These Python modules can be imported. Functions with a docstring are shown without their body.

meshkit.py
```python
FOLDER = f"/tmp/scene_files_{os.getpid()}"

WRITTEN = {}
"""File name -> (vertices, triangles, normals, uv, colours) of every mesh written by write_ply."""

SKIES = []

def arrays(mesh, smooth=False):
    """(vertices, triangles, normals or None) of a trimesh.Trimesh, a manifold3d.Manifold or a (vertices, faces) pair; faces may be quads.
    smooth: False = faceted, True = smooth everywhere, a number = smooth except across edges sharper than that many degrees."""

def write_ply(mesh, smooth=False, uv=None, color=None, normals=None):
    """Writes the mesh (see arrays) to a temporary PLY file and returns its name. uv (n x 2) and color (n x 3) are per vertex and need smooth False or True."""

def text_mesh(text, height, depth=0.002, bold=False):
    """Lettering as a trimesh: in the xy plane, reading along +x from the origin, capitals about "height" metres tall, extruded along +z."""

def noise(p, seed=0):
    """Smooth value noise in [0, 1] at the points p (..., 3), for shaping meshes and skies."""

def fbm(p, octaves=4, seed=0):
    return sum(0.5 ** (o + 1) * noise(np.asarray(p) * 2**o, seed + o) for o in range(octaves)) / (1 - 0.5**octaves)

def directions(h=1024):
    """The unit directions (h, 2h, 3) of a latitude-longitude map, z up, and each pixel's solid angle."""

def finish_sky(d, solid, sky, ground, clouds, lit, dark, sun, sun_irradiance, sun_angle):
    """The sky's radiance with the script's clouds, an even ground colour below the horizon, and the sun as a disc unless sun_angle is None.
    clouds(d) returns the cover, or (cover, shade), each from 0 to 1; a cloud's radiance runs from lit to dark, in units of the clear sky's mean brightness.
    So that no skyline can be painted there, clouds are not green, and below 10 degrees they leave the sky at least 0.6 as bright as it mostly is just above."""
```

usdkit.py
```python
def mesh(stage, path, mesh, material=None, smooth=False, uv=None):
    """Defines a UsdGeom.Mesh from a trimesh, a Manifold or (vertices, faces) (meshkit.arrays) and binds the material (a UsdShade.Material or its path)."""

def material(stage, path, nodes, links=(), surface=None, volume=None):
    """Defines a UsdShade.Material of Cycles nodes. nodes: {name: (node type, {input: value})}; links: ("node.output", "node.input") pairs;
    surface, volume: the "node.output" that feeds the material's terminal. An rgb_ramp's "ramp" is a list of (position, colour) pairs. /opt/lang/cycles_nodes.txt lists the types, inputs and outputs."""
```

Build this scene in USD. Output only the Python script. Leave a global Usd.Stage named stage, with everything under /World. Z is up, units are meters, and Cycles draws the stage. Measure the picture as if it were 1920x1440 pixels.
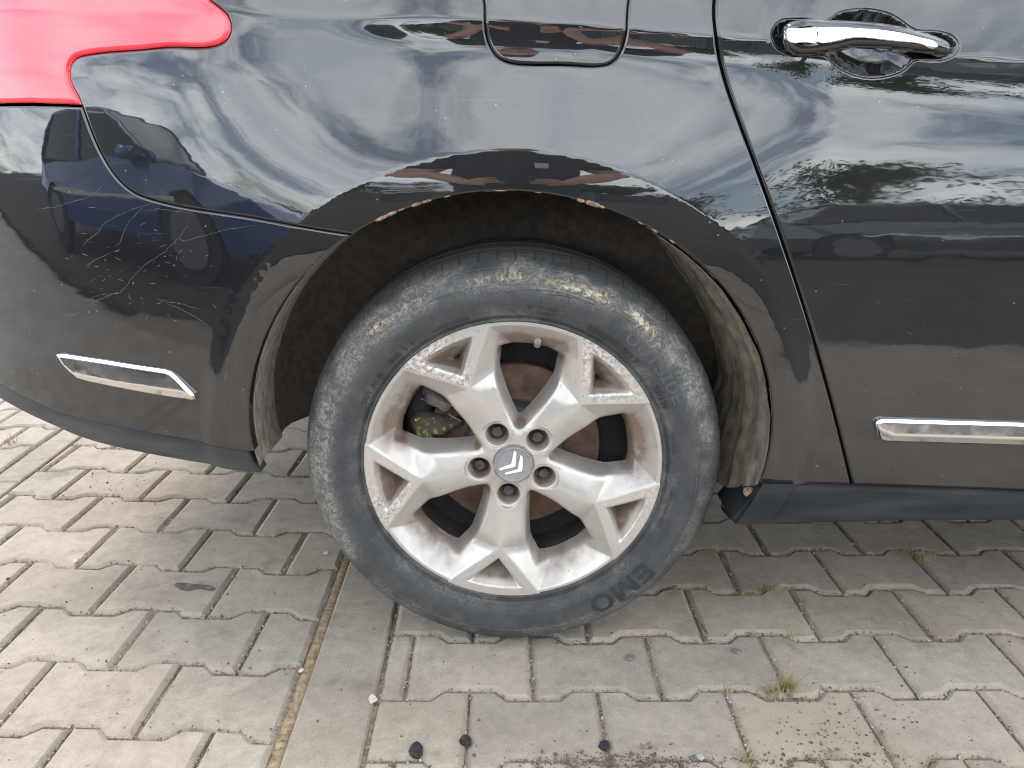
import math, random
import numpy as np, trimesh, shapely, manifold3d
from shapely.geometry import Polygon, LineString, Point
from scipy.spatial import Delaunay
from scipy.interpolate import RectBivariateSpline, PchipInterpolator
import meshkit, usdkit
from pxr import Usd, UsdGeom, UsdLux, UsdShade, Sdf, Gf, Vt

stage = Usd.Stage.CreateInMemory()
UsdGeom.SetStageUpAxis(stage, 'Z'); UsdGeom.SetStageMetersPerUnit(stage, 1.0)
world = UsdGeom.Xform.Define(stage, '/World')
T = Sdf.ValueTypeNames
rng = np.random.default_rng(7); random.seed(7)

# ------------------------------------------------------------------ camera, sky, sun, exposure
F, PITCH, ROLL = 1480.0, 0.3235, 0.0062          # focal length in pixels of a 1920 wide picture
CAM = np.array([-0.003, 0.0, 0.8485])
fwd = np.array([0, math.cos(PITCH), -math.sin(PITCH)]); r0 = np.array([1.0, 0, 0]); u0 = np.cross(r0, fwd)
RIGHT = math.cos(ROLL) * r0 + math.sin(ROLL) * u0; UP = -math.sin(ROLL) * r0 + math.cos(ROLL) * u0
cam = UsdGeom.Camera.Define(stage, '/World/camera')
m = np.eye(4); m[0, :3], m[1, :3], m[2, :3], m[3, :3] = RIGHT, UP, -fwd, CAM
UsdGeom.Xformable(cam).AddTransformOp().Set(Gf.Matrix4d(*[float(v) for v in m.ravel()]))
cam.CreateHorizontalApertureAttr(36.0); cam.CreateVerticalApertureAttr(27.0)
cam.CreateFocalLengthAttr(36.0 * F / 1920); cam.CreateClippingRangeAttr(Gf.Vec2f(0.01, 5000))
EXPOSURE = 1.20
cam.CreateExposureAttr(EXPOSURE)
SUN_DIR = np.array([-0.62, 0.42, 0.90]); SUN_DIR /= np.linalg.norm(SUN_DIR)    # towards the veiled sun
SUN_EL, SUN_ROT = math.asin(SUN_DIR[2]), math.atan2(SUN_DIR[0], SUN_DIR[1])
SUN_INT, SUN_ANG, SKY_STRENGTH = 0.36, 24.0, 0.15
CLOUD = 11.6
usdkit.material(stage, '/World/Looks/sky', {
    'co': ('texture_coordinate', {}),
    'sky': ('sky_texture', {'sky_type': 'single_scattering', 'sun_disc': False, 'sun_elevation': SUN_EL, 'sun_rotation': SUN_ROT}),
    'sep': ('separate_xyz', {}),
    'zz': ('math', {'math_type': 'add', 'value2': 0.30}),
    'zm': ('math', {'math_type': 'maximum', 'value2': 0.12}),
    'dx': ('math', {'math_type': 'divide'}), 'dy': ('math', {'math_type': 'divide'}),
    'cmb': ('combine_xyz', {'z': 0.0}),
    'map': ('mapping', {'rotation': (0, 0, 0.5), 'scale': (1.0, 0.62, 1.0), 'location': (3.1, 1.7, 0)}),
    'n1': ('noise_texture', {'scale': 2.5, 'detail': 9.0, 'roughness': 0.58, 'distortion': 0.7}),
    'n2': ('noise_texture', {'scale': 3.6, 'detail': 5.0, 'roughness': 0.55, 'distortion': 0.3}),
    'r1': ('rgb_ramp', {'ramp': [(0.0, (.16, .16, .16)), (0.41, (.18, .18, .18)), (0.55, (.84, .84, .84)), (0.66, (1, 1, 1)), (1.0, (1, 1, 1))]}),
    'r2': ('rgb_ramp', {'ramp': [(0.0, (0.68, 0.77, 0.87)), (0.36, (0.76, 0.83, 0.90)), (0.56, (0.98, 1.03, 1.07)), (0.75, (1.22, 1.25, 1.26)), (1, (1.22, 1.25, 1.26))]}),
    'el': ('map_range', {'from_min': 0.0, 'from_max': 1.0, 'to_min': CLOUD * 1.32, 'to_max': CLOUD * 0.80, 'clamp': True}),
    'sc': ('vector_math', {'math_type': 'scale'}),
    'mx': ('mix_color', {'use_clamp': False}),
    'bg': ('background_shader', {'strength': SKY_STRENGTH}),
}, [('co.generated', 'sep.vector'), ('sep.z', 'zz.value1'), ('zz.value', 'zm.value1'), ('sep.x', 'dx.value1'), ('zm.value', 'dx.value2'),
    ('sep.y', 'dy.value1'), ('zm.value', 'dy.value2'), ('dx.value', 'cmb.x'), ('dy.value', 'cmb.y'), ('cmb.vector', 'map.vector'),
    ('map.vector', 'n1.vector'), ('map.vector', 'n2.vector'), ('n1.fac', 'r1.fac'), ('n2.fac', 'r2.fac'), ('r2.color', 'sc.vector1'), ('sep.z', 'el.value'), ('el.result', 'sc.scale'),
    ('sky.color', 'mx.a'), ('sc.vector', 'mx.b'), ('r1.color', 'mx.fac'), ('mx.result', 'bg.color')], surface='bg.background')
dome = UsdLux.DomeLight.Define(stage, '/World/sky'); dome.CreateIntensityAttr(1.0)
UsdShade.MaterialBindingAPI.Apply(dome.GetPrim()).Bind(UsdShade.Material.Get(stage, '/World/Looks/sky'))
dome.GetPrim().SetCustomDataByKey('kind', 'structure')
sun = UsdLux.DistantLight.Define(stage, '/World/sun')
sun.CreateIntensityAttr(SUN_INT); sun.CreateAngleAttr(SUN_ANG); sun.CreateColorAttr(Gf.Vec3f(1.0, 0.95, 0.88))
sun.GetPrim().CreateAttribute('inputs:normalize', T.Bool).Set(True)
bz = SUN_DIR; bx = np.cross([0, 0, 1.0], bz); bx /= np.linalg.norm(bx); by = np.cross(bz, bx)
m = np.eye(4); m[0, :3], m[1, :3], m[2, :3] = bx, by, bz
UsdGeom.Xformable(sun).AddTransformOp().Set(Gf.Matrix4d(*[float(v) for v in m.ravel()]))

# ------------------------------------------------------------------ helpers
USED = {}
OFF = {}          # world position of an Xform whose parts are given in world coordinates
def fresh(parent, name):
    k = f'{parent}/{name}'; n = USED.get(k, 0); USED[k] = n + 1
    return k if n == 0 else f'{k}_{n:03d}'
def cd(prim, label=None, cat=None, group=None, kind=None):
    for k, v in (('label', label), ('category', cat), ('group', group), ('kind', kind)):
        if v: prim.SetCustomDataByKey(k, v)
    return prim
def path_of(p):
    return '/World' if p is None else (p if isinstance(p, str) else str(p.GetPath()))
def xform(name, loc=(0, 0, 0), rz=0.0, parent=None, label=None, cat=None, group=None, kind=None):
    x = UsdGeom.Xform.Define(stage, fresh(path_of(parent), name))
    if any(loc): x.AddTranslateOp().Set(Gf.Vec3d(*map(float, loc)))
    if rz: x.AddRotateZOp().Set(math.degrees(rz))
    return cd(x.GetPrim(), label, cat, group, kind)
def mesh(name, geo, mat, parent=None, smooth=False, normals=None, attrs=None, label=None, cat=None, group=None, kind=None):
    path = fresh(path_of(parent), name)
    o = next((OFF[k] for k in sorted(OFF, key=len, reverse=True) if path.startswith(k + '/')), None)
    if o is not None:
        geo = meshkit.arrays(geo)[:2] if not isinstance(geo, tuple) else geo
        geo = (np.asarray(geo[0], float) - o, geo[1])
    if normals is None:
        u = usdkit.mesh(stage, path, geo, mat, smooth=smooth)
    else:
        u = usdkit.mesh(stage, path, geo, mat)
        u.CreateNormalsAttr(Vt.Vec3fArray.FromNumpy(np.asarray(normals, np.float32))); u.SetNormalsInterpolation('vertex')
    for k, v in (attrs or {}).items():
        UsdGeom.PrimvarsAPI(u).CreatePrimvar(k, T.FloatArray, 'vertex').Set(Vt.FloatArray.FromNumpy(np.asarray(v, np.float32)))
    return cd(u.GetPrim(), label, cat, group, kind)
def cat_m(*ms):
    ms = [x if isinstance(x, trimesh.Trimesh) else trimesh.Trimesh(*x, process=False) for x in ms]
    return trimesh.util.concatenate(ms)
def box(sx, sy, sz, c=(0, 0, 0)):
    b = trimesh.creation.box((sx, sy, sz)); b.apply_translation(c); return b
def man2tri(m):
    a = m.to_mesh(); return trimesh.Trimesh(np.array(a.vert_properties[:, :3]), np.array(a.tri_verts), process=False)
def ball(p, r, n=12): return manifold3d.Manifold.sphere(r, n).translate([float(v) for v in p])
def capsule(a, b, ra, rb, n=12): return manifold3d.Manifold.batch_hull([ball(a, ra, n), ball(b, rb, n)])
def rbox(lo, hi, r, n=12):
    lo, hi = np.array(lo) + r, np.array(hi) - r
    return manifold3d.Manifold.batch_hull([ball((x, y, z), r, n) for x in (lo[0], hi[0]) for y in (lo[1], hi[1]) for z in (lo[2], hi[2])])
def tube(pts, r, n=8, caps=True):
    pts = np.asarray(pts, float); rr = np.broadcast_to(r, len(pts))
    d = np.gradient(pts, axis=0); d /= np.linalg.norm(d, axis=1)[:, None] + 1e-12
    up = np.array([0.13, 0.21, 0.97]); V = []
    for p, t, q in zip(pts, d, rr):
        a = np.cross(t, up)
        if np.linalg.norm(a) < .05: a = np.cross(t, [1, 0, 0])
        a /= np.linalg.norm(a); b = np.cross(t, a)
        V.append(p + q * (np.cos(np.arange(n) * 2 * np.pi / n)[:, None] * a + np.sin(np.arange(n) * 2 * np.pi / n)[:, None] * b))
    V = np.vstack(V); Fc = []
    for i in range(len(pts) - 1):
        for k in range(n):
            a, b = i * n + k, i * n + (k + 1) % n
            Fc += [[a, b, b + n], [a, b + n, a + n]]
    if caps:
        V = np.vstack([V, pts[0], pts[-1]]); c0, c1 = len(V) - 2, len(V) - 1
        for k in range(n):
            Fc += [[c0, (k + 1) % n, k], [c1, (len(pts) - 1) * n + k, (len(pts) - 1) * n + (k + 1) % n]]
    return trimesh.Trimesh(V, Fc, process=False)
def grid_faces(nu, nv, wrap=False):
    i, j = np.meshgrid(np.arange(nu if wrap else nu - 1), np.arange(nv - 1), indexing='ij')
    a = (i * nv + j).ravel(); b = (((i + 1) % nu) * nv + j).ravel()
    return np.vstack([np.stack([a, b, b + 1], 1), np.stack([a, b + 1, a + 1], 1)])

def ray(px, py):
    return (px - 960) / F * RIGHT - (py - 720) / F * UP + fwd
def on_plane_y(px, py, y):
    d = ray(px, py); t = (y - CAM[1]) / d[1]; return CAM + t * d
def on_ground(px, py, z=0.0):
    d = ray(px, py); t = (z - CAM[2]) / d[2]; return CAM + t * d

# ------------------------------------------------------------------ materials
def mat(name, nodes, links, surface='p.BSDF'):
    return usdkit.material(stage, '/World/Looks/' + name, nodes, links, surface=surface)
def plain(name, col, rough=0.5, metal=0.0, **kw):
    return mat(name, {'p': ('principled_bsdf', {'base_color': col, 'roughness': rough, 'metallic': metal, **kw})}, [])

def paint(name, col, dust=0.05, dustcol=(0.36, 0.32, 0.27), specks=True, rough=0.28):
    n = {'co': ('texture_coordinate', {}),
         'sm': ('mapping', {'scale': (3.0, 3.0, 120.0), 'rotation': (0, 0.05, 0)}), 'sn': ('noise_texture', {'scale': 4.0, 'detail': 3.0, 'roughness': 0.6}),
         'sr': ('map_range', {'from_min': 0.66, 'from_max': 0.72, 'to_min': 0.0, 'to_max': 0.045 if specks else 0.0, 'clamp': True}), 'f2': ('math', {'math_type': 'maximum'}),
         'd1': ('noise_texture', {'scale': 5.0, 'detail': 6.0, 'roughness': 0.62}),
         'dm': ('map_range', {'from_min': 0.35, 'from_max': 0.75, 'to_min': dust * 0.35, 'to_max': dust * 1.7, 'clamp': True}),
         'vo': ('voronoi_texture', {'scale': 75.0, 'randomness': 1.0}),
         'wn': ('separate_color', {}),
         'big': ('math', {'math_type': 'greater_than', 'value2': 0.86}),
         'dot': ('map_range', {'from_min': 0.03, 'from_max': 0.10, 'to_min': 1.0, 'to_max': 0.0, 'clamp': True}),
         'sp': ('math', {'math_type': 'multiply'}),
         'sps': ('math', {'math_type': 'multiply', 'value2': 0.55 if specks else 0.0}),
         'fac': ('math', {'math_type': 'maximum'}),
         'mx': ('mix_color', {'a': col, 'b': dustcol}),
         'cr': ('map_range', {'from_min': 0.35, 'from_max': 0.8, 'to_min': 0.012, 'to_max': 0.05, 'clamp': True}), 'gp': ('geometry', {}), 'gz': ('separate_xyz', {}),
         'zr': ('map_range', {'from_min': 0.33, 'from_max': 0.66, 'to_min': 0.09 if specks else 0.0, 'to_max': 0.0, 'clamp': True}), 'ca': ('math', {'math_type': 'add'}), 'zd': ('math', {'math_type': 'multiply', 'value2': 0.02}), 'f3': ('math', {'math_type': 'add'}),
         'map': ('mapping', {'scale': (1.0, 1.0, 2.4)}),
         'pn': ('noise_texture', {'scale': 13.0, 'detail': 2.0, 'roughness': 0.4}),
         'bp': ('bump', {'strength': 1.0, 'distance': 0.00022}),
         'p': ('principled_bsdf', {'roughness': rough, 'specular_ior_level': 0.0, 'coat_weight': 1.0, 'coat_ior': 1.84, 'ior': 1.45})}
    l = [('co.object', 'd1.vector'), ('d1.fac', 'dm.value'), ('co.object', 'vo.vector'), ('vo.distance', 'dot.value'), ('vo.color', 'wn.color'), ('wn.r', 'big.value1'),
         ('dot.result', 'sp.value1'), ('big.value', 'sp.value2'), ('sp.value', 'sps.value1'), ('sps.value', 'fac.value1'), ('dm.result', 'fac.value2'),
         ('co.object', 'sm.vector'), ('sm.vector', 'sn.vector'), ('sn.fac', 'sr.value'), ('fac.value', 'f2.value1'), ('sr.result', 'f2.value2'), ('gp.position', 'gz.vector'), ('gz.z', 'zr.value'), ('zr.result', 'zd.value1'), ('f2.value', 'f3.value1'), ('zd.value', 'f3.value2'), ('f3.value', 'mx.fac'), ('mx.result', 'p.base_color'), ('d1.fac', 'cr.value'), ('cr.result', 'ca.value1'), ('zr.result', 'ca.value2'), ('ca.value', 'p.coat_roughness'),
         ('co.object', 'map.vector'), ('map.vector', 'pn.vector'), ('pn.fac', 'bp.height'), ('bp.normal', 'p.normal'), ('bp.normal', 'p.coat_normal')]
    return mat(name, n, l)
M_PAINT = paint('black_paint', (0.0048, 0.0048, 0.005), dust=0.005)
M_BUMPER = paint('black_bumper_paint', (0.0038, 0.004, 0.0045), dust=0.005)
M_BLUE = paint('blue_paint', (0.012, 0.045, 0.155), dust=0.02, specks=False)

def textured(name, c1, c2, scale, rough=0.8, bump=0.0005, bscale=None, stretch=(1, 1, 1), detail=6.0, r_lo=0.35, r_hi=0.65, **kw):
    n = {'co': ('texture_coordinate', {}), 'mp': ('mapping', {'scale': stretch}),
         'n': ('noise_texture', {'scale': scale, 'detail': detail, 'roughness': 0.65}),
         'r': ('rgb_ramp', {'ramp': [(0, c1), (r_lo, c1), (r_hi, c2), (1, c2)]}),
         'nb': ('noise_texture', {'scale': bscale or scale * 4, 'detail': 4.0, 'roughness': 0.7}),
         'b': ('bump', {'strength': 0.8, 'distance': bump}),
         'p': ('principled_bsdf', {'roughness': rough, **kw})}
    return mat(name, n, [('co.object', 'mp.vector'), ('mp.vector', 'n.vector'), ('mp.vector', 'nb.vector'), ('n.fac', 'r.fac'), ('r.color', 'p.base_color'),
                         ('nb.fac', 'b.height'), ('b.normal', 'p.normal')])
M_PLASTIC = textured('grey_black_plastic', (0.013, 0.014, 0.016), (0.042, 0.042, 0.042), 9, specular_ior_level=.35, rough=0.5, bump=0.0002, bscale=500, stretch=(.5, 1, 2.2))
M_SILL = textured('sill_plastic', (0.009, 0.010, 0.012), (0.026, 0.028, 0.030), 10, specular_ior_level=.16, rough=0.55, bump=0.00015, bscale=400, stretch=(.4, 1, 2.5))
M_RUBBER = plain('black_seal', (0.008, 0.008, 0.008), 0.6)
M_CHROME = mat('chrome', {'co': ('texture_coordinate', {}), 'n': ('noise_texture', {'scale': 40, 'detail': 5.0}),
    'r': ('map_range', {'from_min': 0.4, 'from_max': 0.8, 'to_min': 0.05, 'to_max': 0.22, 'clamp': True}),
    'p': ('principled_bsdf', {'base_color': (0.83, 0.82, 0.81), 'metallic': 1.0})}, [('co.object', 'n.vector'), ('n.fac', 'r.value'), ('r.result', 'p.roughness')])
M_LINER = textured('wheel_arch_felt', (0.045, 0.036, 0.029), (0.082, 0.066, 0.052), 60, rough=0.95, bump=0.0012, bscale=220)
M_LINER_DUST = textured('dusty_arch_flange', (0.10, 0.086, 0.064), (0.27, 0.23, 0.17), 60, rough=0.95, bump=0.0014, bscale=300, stretch=(1, 1.6, .7), detail=9.0)
M_FLAP = textured('dusty_felt_flap', (0.075, 0.063, 0.046), (0.20, 0.168, 0.122), 38, rough=0.97, bump=0.0022, bscale=240, stretch=(1, 1.3, .8), detail=9.0)
M_RUST = textured('rust', (0.09, 0.045, 0.027), (0.34, 0.215, 0.135), 160, rough=0.9, bump=0.0015, bscale=300)
M_DISC = textured('rusty_disc', (0.05, 0.027, 0.019), (0.175, 0.092, 0.06), 16, rough=0.75, bump=0.0003, bscale=400)
M_HAT = textured('dark_hub', (0.02, 0.017, 0.016), (0.05, 0.042, 0.04), 40, rough=0.7, bump=0.0004)
M_BARREL = textured('dirty_barrel', (0.022, 0.017, 0.015), (0.06, 0.046, 0.042), 18, rough=0.75, bump=0.0003)
M_DARK = plain('underbody_black', (0.012, 0.012, 0.012), 0.8)
M_BRACKET = textured('grey_brown_bracket', (0.09, 0.075, 0.07), (0.2, 0.17, 0.16), 60, rough=0.85, bump=0.0006)
M_YELLOW = textured('yellow_caliper', (0.045, 0.038, 0.03), (0.24, 0.20, 0.04), 90, rough=0.9, bump=0.001, r_lo=.54, r_hi=.66, detail=9.0)
M_BOLT = textured('bolt_steel', (0.03, 0.024, 0.022), (0.085, 0.07, 0.065), 120, rough=0.6, bump=0.0003)
M_CAP = textured('cap_grey', (0.17, 0.155, 0.155), (0.21, 0.195, 0.195), 60, rough=0.42, bump=0.00005)
M_GLASS = plain('dark_glass', (0.01, 0.012, 0.012), 0.03, specular_ior_level=0.6)
M_TAIL = mat('tail_lens', {'co': ('texture_coordinate', {}), 'mp': ('mapping', {'scale': (1.2, 1, 7)}), 'n': ('noise_texture', {'scale': 7, 'detail': 3.0}),
    'r': ('rgb_ramp', {'ramp': [(0, (0.66, 0.008, 0.02)), (0.4, (0.74, 0.014, 0.032)), (0.65, (0.84, 0.035, 0.05)), (1, (0.88, 0.06, 0.06))]}),
    'p': ('principled_bsdf', {'roughness': 0.25, 'coat_weight': 1.0, 'coat_roughness': 0.10, 'coat_ior': 1.5, 'subsurface_weight': 0.6, 'subsurface_radius': (1, .1, .1), 'subsurface_scale': 0.02})},
    [('co.object', 'mp.vector'), ('mp.vector', 'n.vector'), ('n.fac', 'r.fac'), ('r.color', 'p.base_color')])

# alloy: silver lacquer with brown brake dust where the attribute "dust" says, corroded where "wear" says
M_ALLOY = mat('alloy', {'co': ('texture_coordinate', {}),
    'du': ('attribute', {'attribute': 'dust'}), 'we': ('attribute', {'attribute': 'wear'}),
    'n': ('noise_texture', {'scale': 55, 'detail': 7.0, 'roughness': 0.7}), 'n2': ('noise_texture', {'scale': 14, 'detail': 4.0, 'roughness': 0.6}),
    'nm': ('map_range', {'from_min': 0.3, 'from_max': 0.72, 'to_min': -0.13, 'to_max': 0.12, 'clamp': True}),
    'da': ('math', {'math_type': 'multiply_add', 'use_clamp': True}), 'one': ('math', {'math_type': 'multiply', 'value2': 1.0}),
    'nm2': ('map_range', {'from_min': 0.3, 'from_max': 0.7, 'to_min': 0.5, 'to_max': 1.5, 'clamp': True}),
    'm1': ('mix_color', {'a': (0.475, 0.44, 0.398), 'b': (0.15, 0.105, 0.08)}),
    'vn': ('voronoi_texture', {'scale': 130, 'feature': 'distance_to_edge'}),
    'vs': ('noise_texture', {'scale': 150, 'detail': 6.0, 'roughness': 0.75}),
    'wr': ('rgb_ramp', {'ramp': [(0, (0.15, 0.11, 0.09)), (0.42, (0.24, 0.19, 0.165)), (0.52, (0.5, 0.44, 0.40)), (0.6, (0.66, 0.62, 0.58)), (1, (0.7, 0.66, 0.62))]}),
    'm2': ('mix_color', {}),
    'pv': ('voronoi_texture', {'scale': 95}), 'pc': ('separate_color', {}), 'pb': ('math', {'math_type': 'greater_than', 'value2': 0.8}),
    'pd': ('map_range', {'from_min': 0.05, 'from_max': 0.16, 'to_min': 0.75, 'to_max': 0.0, 'clamp': True}), 'ps': ('math', {'math_type': 'multiply'}),
    'm3': ('mix_color', {'b': (0.10, 0.065, 0.05)}),
    'mt': ('map_range', {'from_min': 0.0, 'from_max': 0.7, 'to_min': 0.78, 'to_max': 0.05, 'clamp': True}),
    'bv': ('bevel', {'radius': 0.0012, 'samples': 4}),
    'bh': ('math', {'math_type': 'multiply'}),
    'b': ('bump', {'strength': 0.8, 'distance': 0.0007}),
    'p': ('principled_bsdf', {'roughness': 0.33, 'coat_weight': 0.3, 'coat_roughness': 0.15})},
    [('co.object', 'n.vector'), ('co.object', 'n2.vector'), ('co.object', 'vs.vector'), ('co.object', 'pv.vector'),
     ('n2.fac', 'nm2.value'), ('n.fac', 'nm.value'), ('du.fac', 'da.value1'), ('nm2.result', 'da.value2'), ('nm.result', 'da.value3'),
     ('da.value', 'm1.fac'), ('vs.fac', 'wr.fac'), ('m1.result', 'm2.a'), ('wr.color', 'm2.b'), ('we.fac', 'm2.fac'),
     ('pv.color', 'pc.color'), ('pc.r', 'pb.value1'), ('pv.distance', 'pd.value'), ('pd.result', 'ps.value1'), ('pb.value', 'ps.value2'), ('ps.value', 'm3.fac'),
     ('m2.result', 'm3.a'), ('m3.result', 'p.base_color'), ('da.value', 'mt.value'), ('mt.result', 'p.metallic'),
     ('vs.fac', 'bh.value1'), ('we.fac', 'bh.value2'), ('bh.value', 'b.height'), ('bv.bevel', 'b.normal'), ('b.normal', 'p.normal')])

M_TYRE = mat('tyre_rubber', {'co': ('texture_coordinate', {}), 'du': ('attribute', {'attribute': 'dust'}), 'mu': ('attribute', {'attribute': 'mud'}),
    'n': ('noise_texture', {'scale': 30, 'detail': 8.0, 'roughness': 0.72}), 'n2': ('noise_texture', {'scale': 95, 'detail': 6.0, 'roughness': 0.75, 'distortion': 1.5}),
    'r': ('rgb_ramp', {'ramp': [(0, (0.014, 0.0148, 0.0165)), (0.4, (0.022, 0.023, 0.0245)), (0.62, (0.037, 0.0365, 0.036)), (1, (0.06, 0.058, 0.054))]}),
    'dm': ('math', {'math_type': 'multiply', 'use_clamp': True}), 'dr': ('map_range', {'from_min': 0.44, 'from_max': 0.66, 'to_min': 0.12, 'to_max': 0.8, 'clamp': True}),
    'm1': ('mix_color', {'b': (0.29, 0.27, 0.235)}),
    'ms': ('math', {'math_type': 'multiply_add', 'value2': 0.36}), 'mr': ('map_range', {'from_min': 0.66, 'from_max': 0.86, 'to_min': 0.0, 'to_max': 1.0, 'clamp': True}),
    'mc': ('rgb_ramp', {'ramp': [(0, (0.22, 0.18, 0.135)), (0.45, (0.36, 0.30, 0.225)), (1, (0.55, 0.47, 0.37))]}),
    'm2': ('mix_color', {}),
    'hh': ('math', {'math_type': 'multiply_add', 'value2': 2.0}),
    'b': ('bump', {'strength': 0.9, 'distance': 0.0011}), 'p': ('principled_bsdf', {'roughness': 0.55, 'specular_ior_level': 0.45})},
    [('co.object', 'n.vector'), ('co.object', 'n2.vector'), ('n.fac', 'r.fac'), ('n2.fac', 'dr.value'), ('du.fac', 'dm.value1'), ('dr.result', 'dm.value2'),
     ('r.color', 'm1.a'), ('dm.value', 'm1.fac'), ('mu.fac', 'ms.value1'), ('n2.fac', 'ms.value3'), ('ms.value', 'mr.value'), ('n2.fac', 'mc.fac'),
     ('m1.result', 'm2.a'), ('mc.color', 'm2.b'), ('mr.result', 'm2.fac'), ('m2.result', 'p.base_color'), ('mr.result', 'hh.value1'), ('n2.fac', 'hh.value3'), ('hh.value', 'b.height'), ('b.normal', 'p.normal')])
M_LETTER = plain('tyre_letter', (0.014, 0.0145, 0.016), 0.45)

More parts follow.
